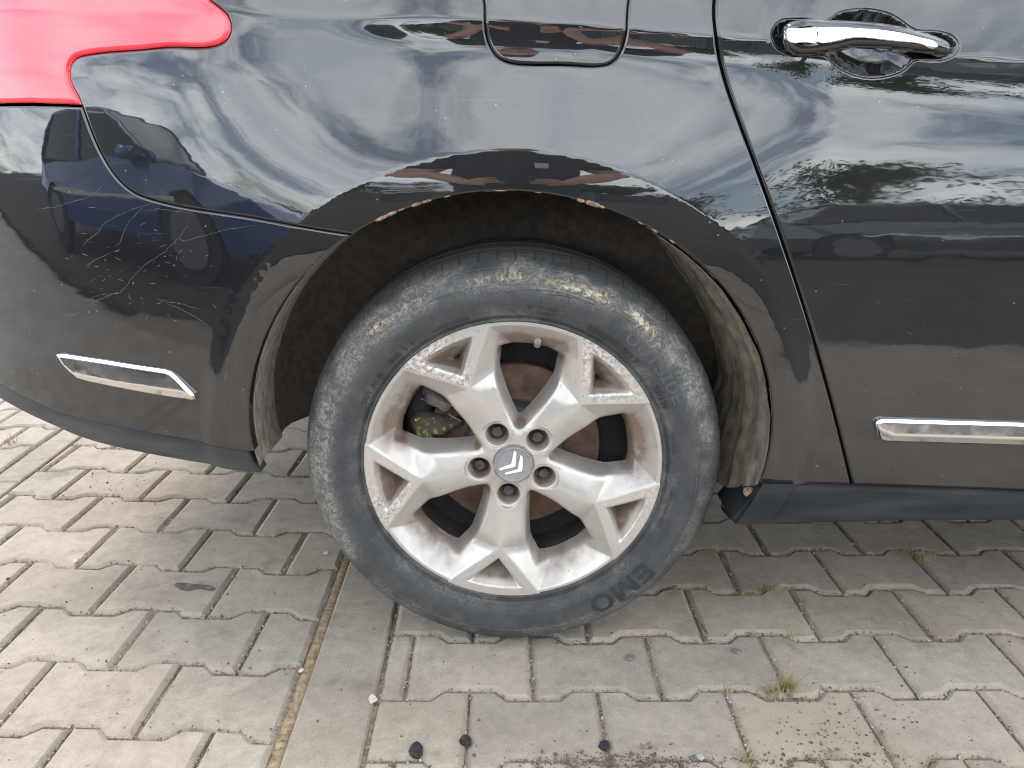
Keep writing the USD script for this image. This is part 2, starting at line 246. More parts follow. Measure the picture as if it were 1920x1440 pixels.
SANDY = on_ground(1530, 1372)
def concrete(name, c1, c2, c3):
    return mat(name, {'g': ('geometry', {}), 'oi': ('object_info', {}), 'co': ('texture_coordinate', {}),
        'n1': ('noise_texture', {'scale': 4.5, 'detail': 7.0, 'roughness': 0.65}), 'n2': ('noise_texture', {'scale': 420, 'detail': 3.0, 'roughness': 0.8}),
        'n3': ('noise_texture', {'scale': 38, 'detail': 8.0, 'roughness': 0.7}),
        'r1': ('rgb_ramp', {'ramp': [(0, c1), (0.30, c1), (0.5, c2), (0.72, c3), (1, c3)]}),
        'r2': ('map_range', {'from_min': 0.3, 'from_max': 0.7, 'to_min': 0.80, 'to_max': 1.16, 'clamp': True}),
        'r3': ('map_range', {'from_min': 0.34, 'from_max': 0.66, 'to_min': 0.86, 'to_max': 1.12, 'clamp': True}),
        'ra': ('map_range', {'from_min': 0.0, 'from_max': 1.0, 'to_min': 0.94, 'to_max': 1.04}),
        'k1': ('math', {'math_type': 'multiply'}), 'k2': ('math', {'math_type': 'multiply'}),
        'sc': ('vector_math', {'math_type': 'scale'}),
        'vp': ('voronoi_texture', {'scale': 60}), 'vc': ('separate_color', {}), 'vb': ('math', {'math_type': 'greater_than', 'value2': 0.93}),
        'vd': ('map_range', {'from_min': 0.05, 'from_max': 0.2, 'to_min': 0.7, 'to_max': 0.0, 'clamp': True}), 'vm': ('math', {'math_type': 'multiply'}),
        'm3': ('mix_color', {'b': (0.07, 0.06, 0.05)}),
        'sv': ('vector_math', {'math_type': 'distance', 'vector2': tuple(SANDY)}), 'sf': ('map_range', {'from_min': 0.03, 'from_max': 0.24, 'to_min': 0.60, 'to_max': 0.16, 'clamp': True}),
        'sn': ('math', {'math_type': 'multiply_add', 'value2': 1.0}), 'sr': ('map_range', {'from_min': 1.26, 'from_max': 1.58, 'to_min': 0.0, 'to_max': 0.7, 'clamp': True}), 'm4': ('mix_color', {'b': (0.315, 0.255, 0.19)}),
        'n35': ('math', {'math_type': 'multiply_add', 'value2': 0.8}),
        'n5': ('noise_texture', {'scale': 11, 'detail': 5.0, 'roughness': 0.6}), 'st': ('map_range', {'from_min': 0.57, 'from_max': 0.72, 'to_min': 1.0, 'to_max': 0.74, 'clamp': True}), 'm5': ('vector_math', {'math_type': 'scale'}),
        'ad': ('math', {'math_type': 'multiply_add', 'value2': 0.5}),
        'b': ('bump', {'strength': 0.7, 'distance': 0.0012}), 'p': ('principled_bsdf', {'roughness': 0.88, 'specular_ior_level': 0.35})},
        [('g.position', 'n1.vector'), ('g.position', 'n2.vector'), ('g.position', 'n3.vector'), ('g.position', 'vp.vector'), ('n1.fac', 'r1.fac'), ('n2.fac', 'r2.value'), ('n3.fac', 'r3.value'), ('oi.random', 'ra.value'),
         ('r2.result', 'k1.value1'), ('r3.result', 'k1.value2'), ('k1.value', 'k2.value1'), ('ra.result', 'k2.value2'), ('r1.color', 'sc.vector1'), ('k2.value', 'sc.scale'),
         ('vp.color', 'vc.color'), ('vc.r', 'vb.value1'), ('vp.distance', 'vd.value'), ('vd.result', 'vm.value1'), ('vb.value', 'vm.value2'), ('vm.value', 'm3.fac'),
         ('sc.vector', 'm3.a'), ('g.position', 'sv.vector1'), ('sv.value', 'sf.value'), ('sf.result', 'sn.value1'), ('n35.value', 'sn.value3'), ('n5.fac', 'n35.value1'), ('n3.fac', 'n35.value3'), ('sn.value', 'sr.value'), ('sr.result', 'm4.fac'), ('m3.result', 'm4.a'), ('g.position', 'n5.vector'), ('n5.fac', 'st.value'), ('m4.result', 'm5.vector1'), ('st.result', 'm5.scale'), ('m5.vector', 'p.base_color'), ('n2.fac', 'ad.value1'), ('n3.fac', 'ad.value3'), ('ad.value', 'b.height'), ('b.normal', 'p.normal')])
M_PAVER = [concrete('paver_grey_a', (0.241, 0.202, 0.161), (0.294, 0.249, 0.199), (0.353, 0.301, 0.244)),
           concrete('paver_grey_b', (0.231, 0.195, 0.157), (0.287, 0.244, 0.197), (0.347, 0.295, 0.239)),
           concrete('paver_grey_c', (0.245, 0.201, 0.156), (0.305, 0.254, 0.201), (0.365, 0.309, 0.246))]
M_STRIP = concrete('strip_grey', (0.224, 0.188, 0.149), (0.275, 0.232, 0.185), (0.326, 0.277, 0.221))
M_SAND = textured('joint_soil', (0.11, 0.086, 0.062), (0.30, 0.25, 0.185), 110, rough=1.0, bump=0.004, bscale=260)
M_OCHRE = textured('ochre_sand', (0.16, 0.115, 0.06), (0.38, 0.285, 0.165), 120, rough=1.0, bump=0.003, bscale=300)
M_GRIT = [textured('grit_brown', (0.10, 0.075, 0.055), (0.26, 0.21, 0.16), 40, rough=0.95), textured('grit_pale', (0.3, 0.26, 0.21), (0.5, 0.45, 0.38), 40, rough=0.95)]
M_GROUND = textured('ground_concrete', (0.22, 0.205, 0.18), (0.30, 0.28, 0.25), 3, rough=0.9, bump=0.002)

# ------------------------------------------------------------------ the shape of the car's side: y = SIDE(x, z)
Y0 = 1.082
zc_x = PchipInterpolator([-1.2, -0.4, -0.22, -0.03, 0.263, 0.608, 1.2, 4.2], [.985, .979, .974, .972, .955, .930, .905, .80])
# arch edge as seen in the photograph, carried onto the plane of the arch lip
LIP_Y = 1.094
ARCH_PX = [(482, 885), (466, 840), (459, 812), (460, 765), (472, 707), (493, 640), (530, 568), (567, 516), (610, 472), (660, 437), (735, 399), (800, 378), (865, 366),
           (960, 362), (1050, 369), (1120, 385), (1172, 403), (1230, 434), (1282, 470), (1332, 512), (1380, 566), (1412, 618), (1434, 680), (1446, 740), (1450, 800), (1445, 852), (1430, 905)]
ARCH = np.array([on_plane_y(*p, LIP_Y)[[0, 2]] for p in ARCH_PX])
from scipy.interpolate import splprep, splev
tck, _ = splprep(ARCH.T, s=len(ARCH) * (0.0015 ** 2)); ARCHC = np.array(splev(np.linspace(0, 1, 180), tck)).T
_A = np.c_[2 * ARCHC[40:140], np.ones(100)]; _b = (ARCHC[40:140] ** 2).sum(1); _s = np.linalg.lstsq(_A, _b, rcond=None)[0]
ACX, ACZ = _s[:2]; AR = math.sqrt(_s[2] + ACX ** 2 + ACZ ** 2)
_tx, _tz = ARCHC[-1], ARCHC[0]
ARCH_POLY = Polygon(np.vstack([ARCHC, [ARCHC[-1][0], 0.0], [ARCHC[0][0], 0.0]])).buffer(0)
ARCH_LINE = LineString(ARCHC)
def prof(zs, ts): return PchipInterpolator(zs, ts)
P_DOOR = prof([0.15, .25, .32, .50, .62, .665, .7046, .75, .797, .825, .851, .878, .900, .917, .929, .938, .9425, .9475, .953, .97, 1.06, 1.2],
              [-14, -5, -2.5, -1.2, .8, 2.2, 3.8, 6.4, 8.6, 11.2, 12.6, 10.2, 4.9, 1.2, -2.2, -3.2, -3.2, 16, 19, 20, 24, 26])
P_QUAR = prof([0.15, .25, .32, .50, .62, .67, .70, .72, .745, .775, .80, .83, .86, .885, .905, .917, .927, .935, .940, .9425, .9475, .953, .97, 1.06, 1.2],
              [-14, -5, -2.5, -1.2, 1.0, 3.2, 5.0, 6.8, 10.0, 15.0, 18.6, 18.8, 17.6, 15.8, 12.0, 6.0, -0.5, -3.0, -3.4, -3.2, 14, 19, 20, 24, 26])
P_TAIL = prof([0.15, .25, .32, .40, .46, .55, .62, .68, .735, .77, .81, .855, .875, .895, .91, .92, .929, .938, .9425, .9475, .953, .97, 1.06, 1.2],
              [-20, -14, -8, -3.5, -2.2, -1.2, -.5, 0.0, .8, 2.5, 4.2, 6.6, 10.0, 12.5, 12.5, 11.5, 10.5, 9.8, 10, 15, 18, 19, 22, 24])
def sstep(a, b, x):
    t = np.clip((np.asarray(x, float) - a) / (b - a), 0, 1); return t * t * (3 - 2 * t)
XS = np.concatenate([np.arange(-1.08, 0.90, 0.01), np.arange(0.90, 4.2, 0.1)]); ZS = np.arange(0.16, 1.16, 0.001)
def build_side():
    TT = np.zeros((len(XS), len(ZS)))
    for i, x in enumerate(XS):
        zz = ZS + (0.945 - float(zc_x(x))) * sstep(0.74, 0.90, ZS)
        wd = sstep(0.10, 0.44, x); wt = sstep(-0.16, -0.42, x) if False else 1 - sstep(-0.46, -0.12, x)
        wt = wt + (np.maximum(wt, 1 - sstep(-.27, -.08, x)) - wt) * sstep(.87, .905, zz) if x < .1 else wt
        TT[i] = (1 - wd - wt) * P_QUAR(zz) + wd * P_DOOR(zz) + wt * P_TAIL(zz)
    sl = np.tan(np.radians(TT)); Y = np.concatenate([np.zeros((len(XS), 1)), np.cumsum((sl[:, 1:] + sl[:, :-1]) / 2 * 0.001, 1)], 1)
    Y -= Y[:, [int(np.argmin(abs(ZS - 0.60)))]]
    s = np.clip(-0.30 - XS, 0, None)
    # the wheel arch face: a crescent above the arch stands more upright than the panel over it
    XX, ZZ = np.meshgrid(XS, ZS, indexing='ij'); dx, dz = XX - ACX, ZZ - ACZ; d = np.hypot(dx, dz) - AR; upf = sstep(.30, .62, dz / np.maximum(np.hypot(dx, dz), .01))
    D = .053; q = np.clip(d / D, 0, 1); delta = (8.6 - 2.6 * q) * upf * (1 - sstep(D - .003, D + .002, d)) * (ZZ < .90)
    diff = sl - np.tan(np.radians(TT - delta)); Y += np.cumsum(diff[:, ::-1], 1)[:, ::-1] * 0.001
    bow = np.where(XS < .27, .25 * XS, np.clip(.0675 * (1 - sstep(.27, 1.1, XS)), 0, None)); bow = np.where(XS < -.30, -.075, bow); i0 = int(np.argmin(abs(XS)))
    bw = np.concatenate([[0], np.cumsum((bow[1:] + bow[:-1]) / 2 * np.diff(XS))]); Y += (bw - bw[i0])[:, None]
    Y += (Y0 + 0.55 * s ** 3 + 0.02 * np.clip(XS - 2.6, 0, None) ** 3)[:, None]
    return RectBivariateSpline(XS, ZS, Y, kx=3, ky=3, s=0)
SPL = build_side()
def BASE(x, z): return SPL.ev(np.clip(x, -1.08, 4.1), np.clip(z, 0.16, 1.159))
def smin(a, b, k):
    h = np.clip(0.5 + 0.5 * (b - a) / k, 0, 1); return b * (1 - h) + a * h - k * h * (1 - h)
def smax(a, b, k): return -smin(-a, -b, k)

def SIDE(x, z):
    """the skin of the car's side, with a slightly proud band down both legs of the arch"""
    x = np.asarray(x, float); z = np.asarray(z, float); b = BASE(x, z)
    dx, dz = x - ACX, z - ACZ; dzz = np.where(dz > 0, dz, dz * 0.55); rr = np.sqrt(dx ** 2 + dzz ** 2); d = rr - AR
    legs = 1 - sstep(.30, .72, dz / np.maximum(rr, .01))
    return b - 0.007 * legs * (1 - sstep(.030, .062, d)) * (np.abs(dx) < .75)
def hit(px, py, dy=0.0):
    y = Y0
    for _ in range(80):
        p = on_plane_y(px, py, y); y2 = float(SIDE(p[0], p[2])) + dy
        if abs(y2 - y) < 1e-6: break
        y = min(y * 0.3 + y2 * 0.7, 1.75)
    return on_plane_y(px, py, y)
def XZ(pts, dy=0.0): return np.array([hit(*p, dy)[[0, 2]] for p in pts])
def curve(pts, n=60, s=0.0):
    t, _ = splprep(np.asarray(pts, float).T, s=s, k=min(3, len(pts) - 1)); return np.array(splev(np.linspace(0, 1, n), t)).T

def panel(poly, yfun, res=0.005, R=0.003, depth=0.014, fine=0.0025, skirt=True, outer=None):
    """a sheet over poly (x, z), y = yfun(x, z), with edges rounded by R and turned inwards by depth"""
    V, Fc, N = [], [], []; off = 0
    for g in getattr(poly, 'geoms', [poly]):
        if g.area < 1e-6: continue
        rings = []
        bnd = g.boundary
        lv = [0.0] + ([R * .12, R * .35, R * .7, R * 1.2] if R > 0 else [])
        pts = []; ring0 = []
        for q, dlev in enumerate(lv):
            gg = g if q == 0 else g.buffer(-dlev)
            for h in getattr(gg, 'geoms', [gg]):
                if h.is_empty: continue
                for line in [h.exterior, *h.interiors]:
                    n = max(8, int(line.length / fine))
                    pr = np.array([line.interpolate(k / n, normalized=True).coords[0] for k in range(n)])
                    if q == 0: ring0.append((len(np.vstack(pts)) if pts else 0, n, line))
                    pts.append(pr)
        x0, z0, x1, z1 = g.bounds
        gx, gz = np.meshgrid(np.arange(x0, x1 + res, res), np.arange(z0, z1 + res, res)); gx = gx + (np.arange(gx.shape[0]) % 2)[:, None] * res * .5
        c = np.c_[gx.ravel(), gz.ravel()]; inner = g.buffer(-max(R * 1.2 + res * .35, res * .4))
        if not inner.is_empty: pts.append(c[shapely.contains_xy(inner, c[:, 0], c[:, 1])])
        P = np.vstack(pts)
        tri = Delaunay(P).simplices
        ce = P[tri].mean(1); tri = tri[shapely.contains_xy(g.buffer(1e-5), ce[:, 0], ce[:, 1])]
        def full(x, z):
            y = yfun(x, z)
            if R > 0:
                d = shapely.distance(shapely.points(x, z), bnd); t = np.clip(d / R, 0, 1)
                y = y + R * (1 - np.sqrt(np.clip(1 - (1 - t) ** 2, 0, 1)))
            return y
        y = full(P[:, 0], P[:, 1]); e = 2e-4
        nx = (full(P[:, 0] + e, P[:, 1]) - full(P[:, 0] - e, P[:, 1])) / (2 * e); nz = (full(P[:, 0], P[:, 1] + e) - full(P[:, 0], P[:, 1] - e)) / (2 * e)
        # on the edge itself differences look across it: take the inward neighbour
        n_ = np.c_[nx, -np.ones(len(P)), nz]; n_ /= np.linalg.norm(n_, axis=1)[:, None]
        v = np.c_[P[:, 0], y, P[:, 1]]
        a, b, c3 = v[tri[:, 0]], v[tri[:, 1]], v[tri[:, 2]]
        flip = np.cross(b - a, c3 - a)[:, 1] > 0; tri[flip] = tri[flip][:, ::-1]
        V.append(v); Fc.append(tri + off); N.append(n_); off += len(v)
        if skirt:
            for st, n, line in ring0:
                top = v[st:st + n]; t = np.roll(top, -1, 0) - np.roll(top, 1, 0); nn = np.c_[-t[:, 2], np.zeros(n), t[:, 0]]
                nn /= np.linalg.norm(nn, axis=1)[:, None] + 1e-12
                probe = shapely.contains_xy(g, top[:, 0] + nn[:, 0] * 4e-4, top[:, 2] + nn[:, 2] * 4e-4)
                nn[probe] *= -1
                bot = top + [0, depth, 0]; V.append(np.vstack([top, bot])); N.append(np.vstack([nn, nn]))
                k = np.arange(n); k2 = (k + 1) % n
                f = np.vstack([np.c_[k, k2, k2 + n], np.c_[k, k2 + n, k + n]]) + off
                Fc.append(f); off += 2 * n
    return np.vstack(V), np.vstack(Fc), np.vstack(N)
def add_panel(name, poly, mt, parent, yfun=None, **kw):
    meta = {k: kw.pop(k) for k in ('label', 'attrs') if k in kw}
    v, f, n = panel(poly, yfun or SIDE, **kw)
    # make winding agree with the normals
    fn = np.cross(v[f[:, 1]] - v[f[:, 0]], v[f[:, 2]] - v[f[:, 0]]); bad = (fn * n[f].mean(1)).sum(1) < 0; f[bad] = f[bad][:, ::-1]
    return mesh(name, (v, f), mt, parent, normals=n, **meta)

# ------------------------------------------------------------------ the pavement
PHI = 0.015; cP, sP = math.cos(PHI), math.sin(PHI)
def P2W(x, y): return cP * x - sP * y - 0.003, sP * x + cP * y
def W2P(x, y): x = x + 0.003; return cP * x + sP * y, -sP * x + cP * y
mesh('ground', box(900, 900, 0.2, (0, 0, -0.195)), M_GROUND, kind='structure')
mesh('road', box(300, 150, 0.05, (0, -75.62, -0.018)), textured('asphalt', (.034, .029, .025), (.062, .054, .047), 6, rough=.9, specular_ior_level=.25, bump=.002, bscale=90), kind='structure')
pavement = xform('pavement', kind='structure')
PX, PY, AMP = 0.200, 0.1415, 0.0100
def bone(w=PX, q=PY, gap=0.0042):
    """outline of a double-T paver, long axis along x; zigzag edges between rows"""
    h = q / 2; a = AMP; g = gap / 2
    e = [(-w / 2, a), (-w * 0.29, a), (-w * 0.19, -a), (w * 0.19, -a), (w * 0.29, a), (w / 2, a)]       # far edge, corners reach further
    top = [(x, h + z) for x, z in e]; bot = [(x, -h - z) for x, z in reversed(e)]
    p = Polygon(top + bot); return p.buffer(-g, join_style=2)
def stone_mesh(poly, thick=0.05, ch=0.0078, drop=0.0058):
    """flat top, bevelled rim, upright sides"""
    def ring(p): return np.array(shapely.geometry.polygon.orient(p).exterior.coords)[:-1]
    o = ring(poly); n = len(o)
    # inset every corner along its bisector so that the rings match
    d1 = o - np.roll(o, 1, 0); d2 = np.roll(o, -1, 0) - o
    n1 = np.c_[-d1[:, 1], d1[:, 0]] / np.linalg.norm(d1, axis=1)[:, None]; n2 = np.c_[-d2[:, 1], d2[:, 0]] / np.linalg.norm(d2, axis=1)[:, None]
    b = n1 + n2; b /= (b * n1).sum(1)[:, None]
    rings = [np.c_[o, np.full(n, -thick)], np.c_[o, np.full(n, -drop)], np.c_[o + b * ch * .55, np.full(n, -drop * .32)], np.c_[o + b * ch, np.zeros(n)]]
    V = np.vstack(rings); Fc = []
    for k in range(3):
        for i in range(n):
            j = (i + 1) % n; Fc += [[k * n + i, k * n + j, (k + 1) * n + j], [k * n + i, (k + 1) * n + j, (k + 1) * n + i]]
    tv, tf = trimesh.creation.triangulate_polygon(Polygon(rings[3][:, :2]), engine='earcut')
    # earcut keeps the ring's points: map them back
    from scipy.spatial import cKDTree
    idx = cKDTree(rings[3][:, :2]).query(tv)[1]; tf = idx[tf]
    c = np.cross(rings[3][tf[:, 1]] - rings[3][tf[:, 0]], rings[3][tf[:, 2]] - rings[3][tf[:, 0]])[:, 2] < 0; tf[c] = tf[c][:, ::-1]
    Fc = np.vstack([np.array(Fc), tf + 3 * n]); return V, Fc
STRIPS = [(-0.3215, -0.1905), (-1.2600, -1.176)]
def panels_cells():
    out = []
    # right panel: fitted grid; left panels: rows run slightly askew
    for j in range(-14, 26):
        yj = 1.0123 + PY * j + PY / 2
        for i in range(-2, 15):
            cx = 0.0516 + PX * (i + (0.0 if j % 2 else 0.5)) - 0.0 
            out.append((cx, yj, 0.0, -0.1885, 2.7, PX, PY))
    return out
def inview(x, y):
    d = np.array([x, y, 0.0]) - CAM; w = d @ fwd
    if w < 0.05: return False
    return abs(d @ RIGHT / w) < 0.72 and -0.62 < d @ UP / w < 0.56
cells = panels_cells()
LROW = 0.1475; LPX = 0.2085; LTILT = -0.046
for j in range(-12, 16):
    for i in range(-1, 6):
        x = -0.3215 - (i + (0.5 if j % 2 == 0 else 0.0)) * LPX + 0.003
        y = 1.004 + LROW * j + (x + 0.45) * LTILT
        cells.append((x, y, LTILT, -1.1775, -0.3235, LPX, LROW))
for j in range(-8, 18):
    for i in range(0, 6):
        x = -1.262 - (i + (0.5 if j % 2 else 0.0)) * PX; y = 0.93 + PY * j
        cells.append((x, y, 0.0, -2.3, -1.262, PX, PY))
seen, rest = [], []
for k, (cx, cy, tl, xa, xb, w, q) in enumerate(cells):
    p = bone(w, q); c, s = math.cos(tl), math.sin(tl)
    p = shapely.affinity.affine_transform(p, [c, -s * 0.0 - s, s, c, cx, cy]) if tl else shapely.affinity.translate(p, cx, cy)
    p = p.intersection(shapely.box(xa + 0.002, -.60, xb - 0.002, 6))
    if p.is_empty: continue
    p = max(getattr(p, 'geoms', [p]), key=lambda g: g.area)
    if p.area < 0.0012: continue
    p = Polygon(p.exterior).simplify(0.0006)
    p = p.buffer(-0.0015, join_style=2).buffer(0.0015, join_style=2)
    if p.is_empty or p.geom_type != 'Polygon': continue
    try: V, Fc = stone_mesh(p)
    except Exception: continue
    V = V.copy(); c0 = np.array([cx, cy]); r1, r2, r3, r4 = rng.normal(0, 1, 4)
    V[:, 2] += 0.0011 * r1 + (V[:, 0] - cx) * 0.006 * r2 + (V[:, 1] - cy) * 0.006 * r3
    a = 0.006 * r4; dx, dy = V[:, 0] - cx, V[:, 1] - cy; V[:, 0], V[:, 1] = cx + dx - a * dy + rng.normal(0, .0006), cy + dy + a * dx + rng.normal(0, .0006)
    V[:, 0], V[:, 1] = P2W(V[:, 0].copy(), V[:, 1].copy())
    wx, wy = P2W(cx, cy)
    (seen if inview(wx, wy) else rest).append((math.hypot(wx, wy), V, Fc))
seen.sort(key=lambda t: t[0])
rest += seen[290:]
for k, (_, V, Fc) in enumerate(seen[:290]):
    mesh('paver', (V, Fc), M_PAVER[rng.integers(3)], pavement, smooth=25)
mesh('pavers_beyond', cat_m(*[(V, Fc) for _, V, Fc in rest]), M_PAVER[0], pavement, kind='stuff')
for (a, b) in STRIPS[:2]:
    for y0_, y1_ in ((-0.55, 0.45), (0.453, 1.775), (1.778, 2.8)):
        p = shapely.box(a + 0.0165 if a > -1 else a + .006, y0_, b - 0.0035, y1_); V, Fc = stone_mesh(p, ch=0.004, drop=0.003); V = V.copy(); V[:, 2] -= 0.001
        V[:, 0], V[:, 1] = P2W(V[:, 0].copy(), V[:, 1].copy()); mesh('edging_slab', (V, Fc), M_STRIP, pavement, smooth=25)
# soil in the joints: an uneven sheet just under the tops
gx, gy = np.meshgrid(np.arange(-2.3, 2.7, 0.012), np.arange(-.62, 3.0, 0.012), indexing='ij')
gz = -0.0072 + 0.0075 * (meshkit.fbm(np.stack([gx * 9, gy * 9, 0 * gx], -1), 4) - 0.5)
wx, wy = P2W(gx, gy)
mesh('joint_soil', (np.stack([wx, wy, gz], -1).reshape(-1, 3), grid_faces(*gx.shape)), M_SAND, pavement, smooth=True, kind='structure')
ys = np.arange(0.2, 2.6, 0.006); cols = np.array([-0.3265, -0.321, -0.3140, -0.3075, -0.3025])
gx, gy = np.meshgrid(cols, ys, indexing='ij')
gz = np.array([-.008, -.0025, -.001, -.0025, -.007])[:, None] + 0.0035 * (meshkit.fbm(np.stack([gx * 60, gy * 60, 0 * gx], -1), 3, 3) - .5) - 0.002
wx, wy = P2W(gx, gy)
mesh('ochre_joint_sand', (np.stack([wx, wy, gz], -1).reshape(-1, 3), grid_faces(*gx.shape)), M_OCHRE, pavement, smooth=True, kind='structure')

# ------------------------------------------------------------------ the black car
WHEEL = np.array([0.0, 1.132, 0.332]); CARO = np.array([0.0, 1.1, 0.0])
car = xform('car', CARO, label='dusty black car with a red tail light, silver wheel and rusty wheel arch edge', cat='car')
OFF[path_of(car)] = CARO
ARCH_CUT = ARCH_POLY
DOORX = curve(XZ([(1340, 0), (1340, 30), (1343, 70), (1354, 130), (1375, 195), (1400, 262), (1440, 375), (1480, 490), (1528, 640), (1566, 780), (1597, 905)]), 80, 1e-6)
DOORX = np.vstack([[DOORX[0] + (DOORX[0] - DOORX[3]) / np.linalg.norm(DOORX[0] - DOORX[3]) * .09], DOORX, [DOORX[-1] + [0.004, -0.1]]])
SEAM = curve(XZ([(664, 441), (600, 431), (560, 425), (450, 405), (330, 385), (285, 375), (250, 362), (232, 348), (215, 328), (190, 290), (168, 240), (154, 200)]), 90, 2e-6)
TAIL_IN = XZ([(392, 0), (412, 15), (427, 32), (432, 48), (428, 68), (416, 80), (400, 85), (330, 88), (270, 92), (200, 98), (158, 103), (140, 110), (131, 122), (129, 138), (137, 165), (152, 198)])
zt0 = TAIL_IN[-1]; zb = XZ([(60, 194)])[0]
TAILC = curve(TAIL_IN, 90, 1e-6)
TAIL = Polygon(np.vstack([[TAILC[0] + [-.02, .03]], TAILC, zb, [[-1.04, zb[1] - .004], [-1.04, TAILC[0][1] + .03]]])).buffer(0)
SEAM_END = np.vstack([SEAM, [[zt0[0], zt0[1] - .001], [zb[0], zb[1] - .002], [-1.04, zb[1] - .006]]])
VAL_TOP = curve(XZ([(463, 847), (400, 836), (300, 816), (213, 797), (117, 775), (80, 760)]), 40, 1e-6); VAL_TOP = np.vstack([VAL_TOP, [[-.90, VAL_TOP[-1][1] + .035], [-1.04, VAL_TOP[-1][1] + .05]]])
VAL_BOT = curve(XZ([(482, 896), (400, 886), (283, 864), (233, 853), (150, 832), (100, 809)]), 40, 1e-6); VAL_BOT = np.vstack([VAL_BOT, [[-.90, VAL_BOT[-1][1] + .03], [-1.04, VAL_BOT[-1][1] + .045]]])
SILL_TOP = XZ([(1420, 906), (1550, 909), (1700, 914), (1920, 921)]); sl_ = np.polyfit(SILL_TOP[:, 0], SILL_TOP[:, 1], 1); sill_z = lambda x: np.polyval(sl_, x)
SILL_BOT = XZ([(1372, 978), (1388, 983), (1450, 983), (1550, 977), (1700, 973), (1920, 971)])
big = shapely.box(-1.04, 0.2, 3.9, 1.055)
left_of_door = Polygon(np.vstack([[[-1.04, 1.055], [DOORX[0][0], 1.055]], DOORX[1:], [[DOORX[-1][0], .2], [-1.04, .2]]])).buffer(0)
bump_reg = Polygon(np.vstack([SEAM_END, [[-1.04, 0.1], [SEAM[0][0] + .03, 0.1], [SEAM[0][0] + .03, SEAM[0][1] - .002]]])).buffer(0)
above_sill = Polygon([(-1.1, 1.2), (4, 1.2), (4, sill_z(4.0) if sill_z(4.0) > .2 else .24), (1.2, sill_z(1.2)), (0.2, sill_z(.2)), (-1.1, sill_z(.2))])
FLAP = Polygon(np.vstack([curve(XZ([(907, 0), (909, 40), (913, 70), (920, 90), (933, 106), (952, 117), (985, 121), (1060, 122), (1125, 123), (1143, 120), (1158, 107), (1168, 86), (1175, 55), (1179, 0)]), 90, 1e-6), XZ([(1182, -60), (1160, -110), (930, -110), (906, -60)])])).buffer(0)
GAP = 0.0022
# handle recess outline in the door
H_OUT = Polygon(curve(XZ([(1447, 66), (1451, 51), (1464, 39), (1482, 36), (1520, 37), (1552, 38.5), (1567, 28), (1590, 20), (1616, 17), (1646, 20), (1680, 32), (1700, 46), (1714, 55), (1745, 58), (1775, 63), (1793, 74), (1798, 88), (1790, 103), (1773, 111), (1740, 113), (1712, 115), (1700, 127), (1680, 138), (1648, 145), (1612, 143), (1582, 132), (1562, 118), (1551, 105), (1510, 102), (1472, 98), (1455, 86), (1447, 66)], 0.0), 160, 0)).buffer(0)
quarter = left_of_door.difference(bump_reg).intersection(above_sill).difference(ARCH_CUT).difference(TAIL.buffer(0.0012)).difference(FLAP.buffer(GAP * .6))
quarter = quarter.intersection(left_of_door.buffer(-GAP)).difference(bump_reg.buffer(0.0012))
quarter = max(getattr(quarter, 'geoms', [quarter]), key=lambda g: g.area)
add_panel('quarter_panel', quarter, M_PAINT, car, res=0.005, R=0.0025, depth=0.02)
flap = add_panel('fuel_flap', FLAP.buffer(-GAP * .6), M_PAINT, car, res=0.006, R=0.003, depth=0.02)
REAR_X = 1.02
door = shapely.box(-.2, .2, REAR_X, 1.055).difference(left_of_door.buffer(GAP)).intersection(above_sill).difference(H_OUT)
door = max(getattr(door, 'geoms', [door]), key=lambda g: g.area)
door_p = add_panel('rear_door', door, M_PAINT, car, res=0.005, R=0.0028, depth=0.02)
# strip of dark body behind the gaps
seal = LineString(DOORX[:-1]).buffer(0.012).intersection(above_sill); add_panel('door_seal', seal, M_RUBBER, car, yfun=lambda x, z: SIDE(x, z) + .019, res=.02, R=0, skirt=False)
add_panel('flap_seal', FLAP.buffer(.006).difference(FLAP.buffer(-.008)), M_RUBBER, car, yfun=lambda x, z: SIDE(x, z) + .018, res=.02, R=0, skirt=False)
add_panel('bumper_seal', LineString(SEAM).buffer(.007).difference(ARCH_CUT.buffer(.004)), M_RUBBER, car, yfun=lambda x, z: SIDE(x, z) + .012, res=.02, R=0, skirt=False)
fd = shapely.box(REAR_X + 2 * GAP, .2, 2.12, 1.055).intersection(above_sill); add_panel('front_door', fd, M_PAINT, car, res=.02, R=.0028, depth=.02, fine=.01)
fw = shapely.box(2.12 + 2 * GAP, .25, 3.85, .93).difference(Point(2.815, .35).buffer(.375, 32)).difference(shapely.box(2.44, 0, 3.19, .36)); fw = max(getattr(fw, 'geoms', [fw]), key=lambda g: g.area)
add_panel('front_wing', fw, M_PAINT, car, res=.03, R=.0028, depth=.02, fine=.012)
# tail lamp
def tail_y(x, z): return SIDE(x, z) - 0.0015
tail = add_panel('tail_light', TAIL.buffer(-0.0012), M_TAIL, car, yfun=tail_y, res=.007, R=.006, depth=.03)
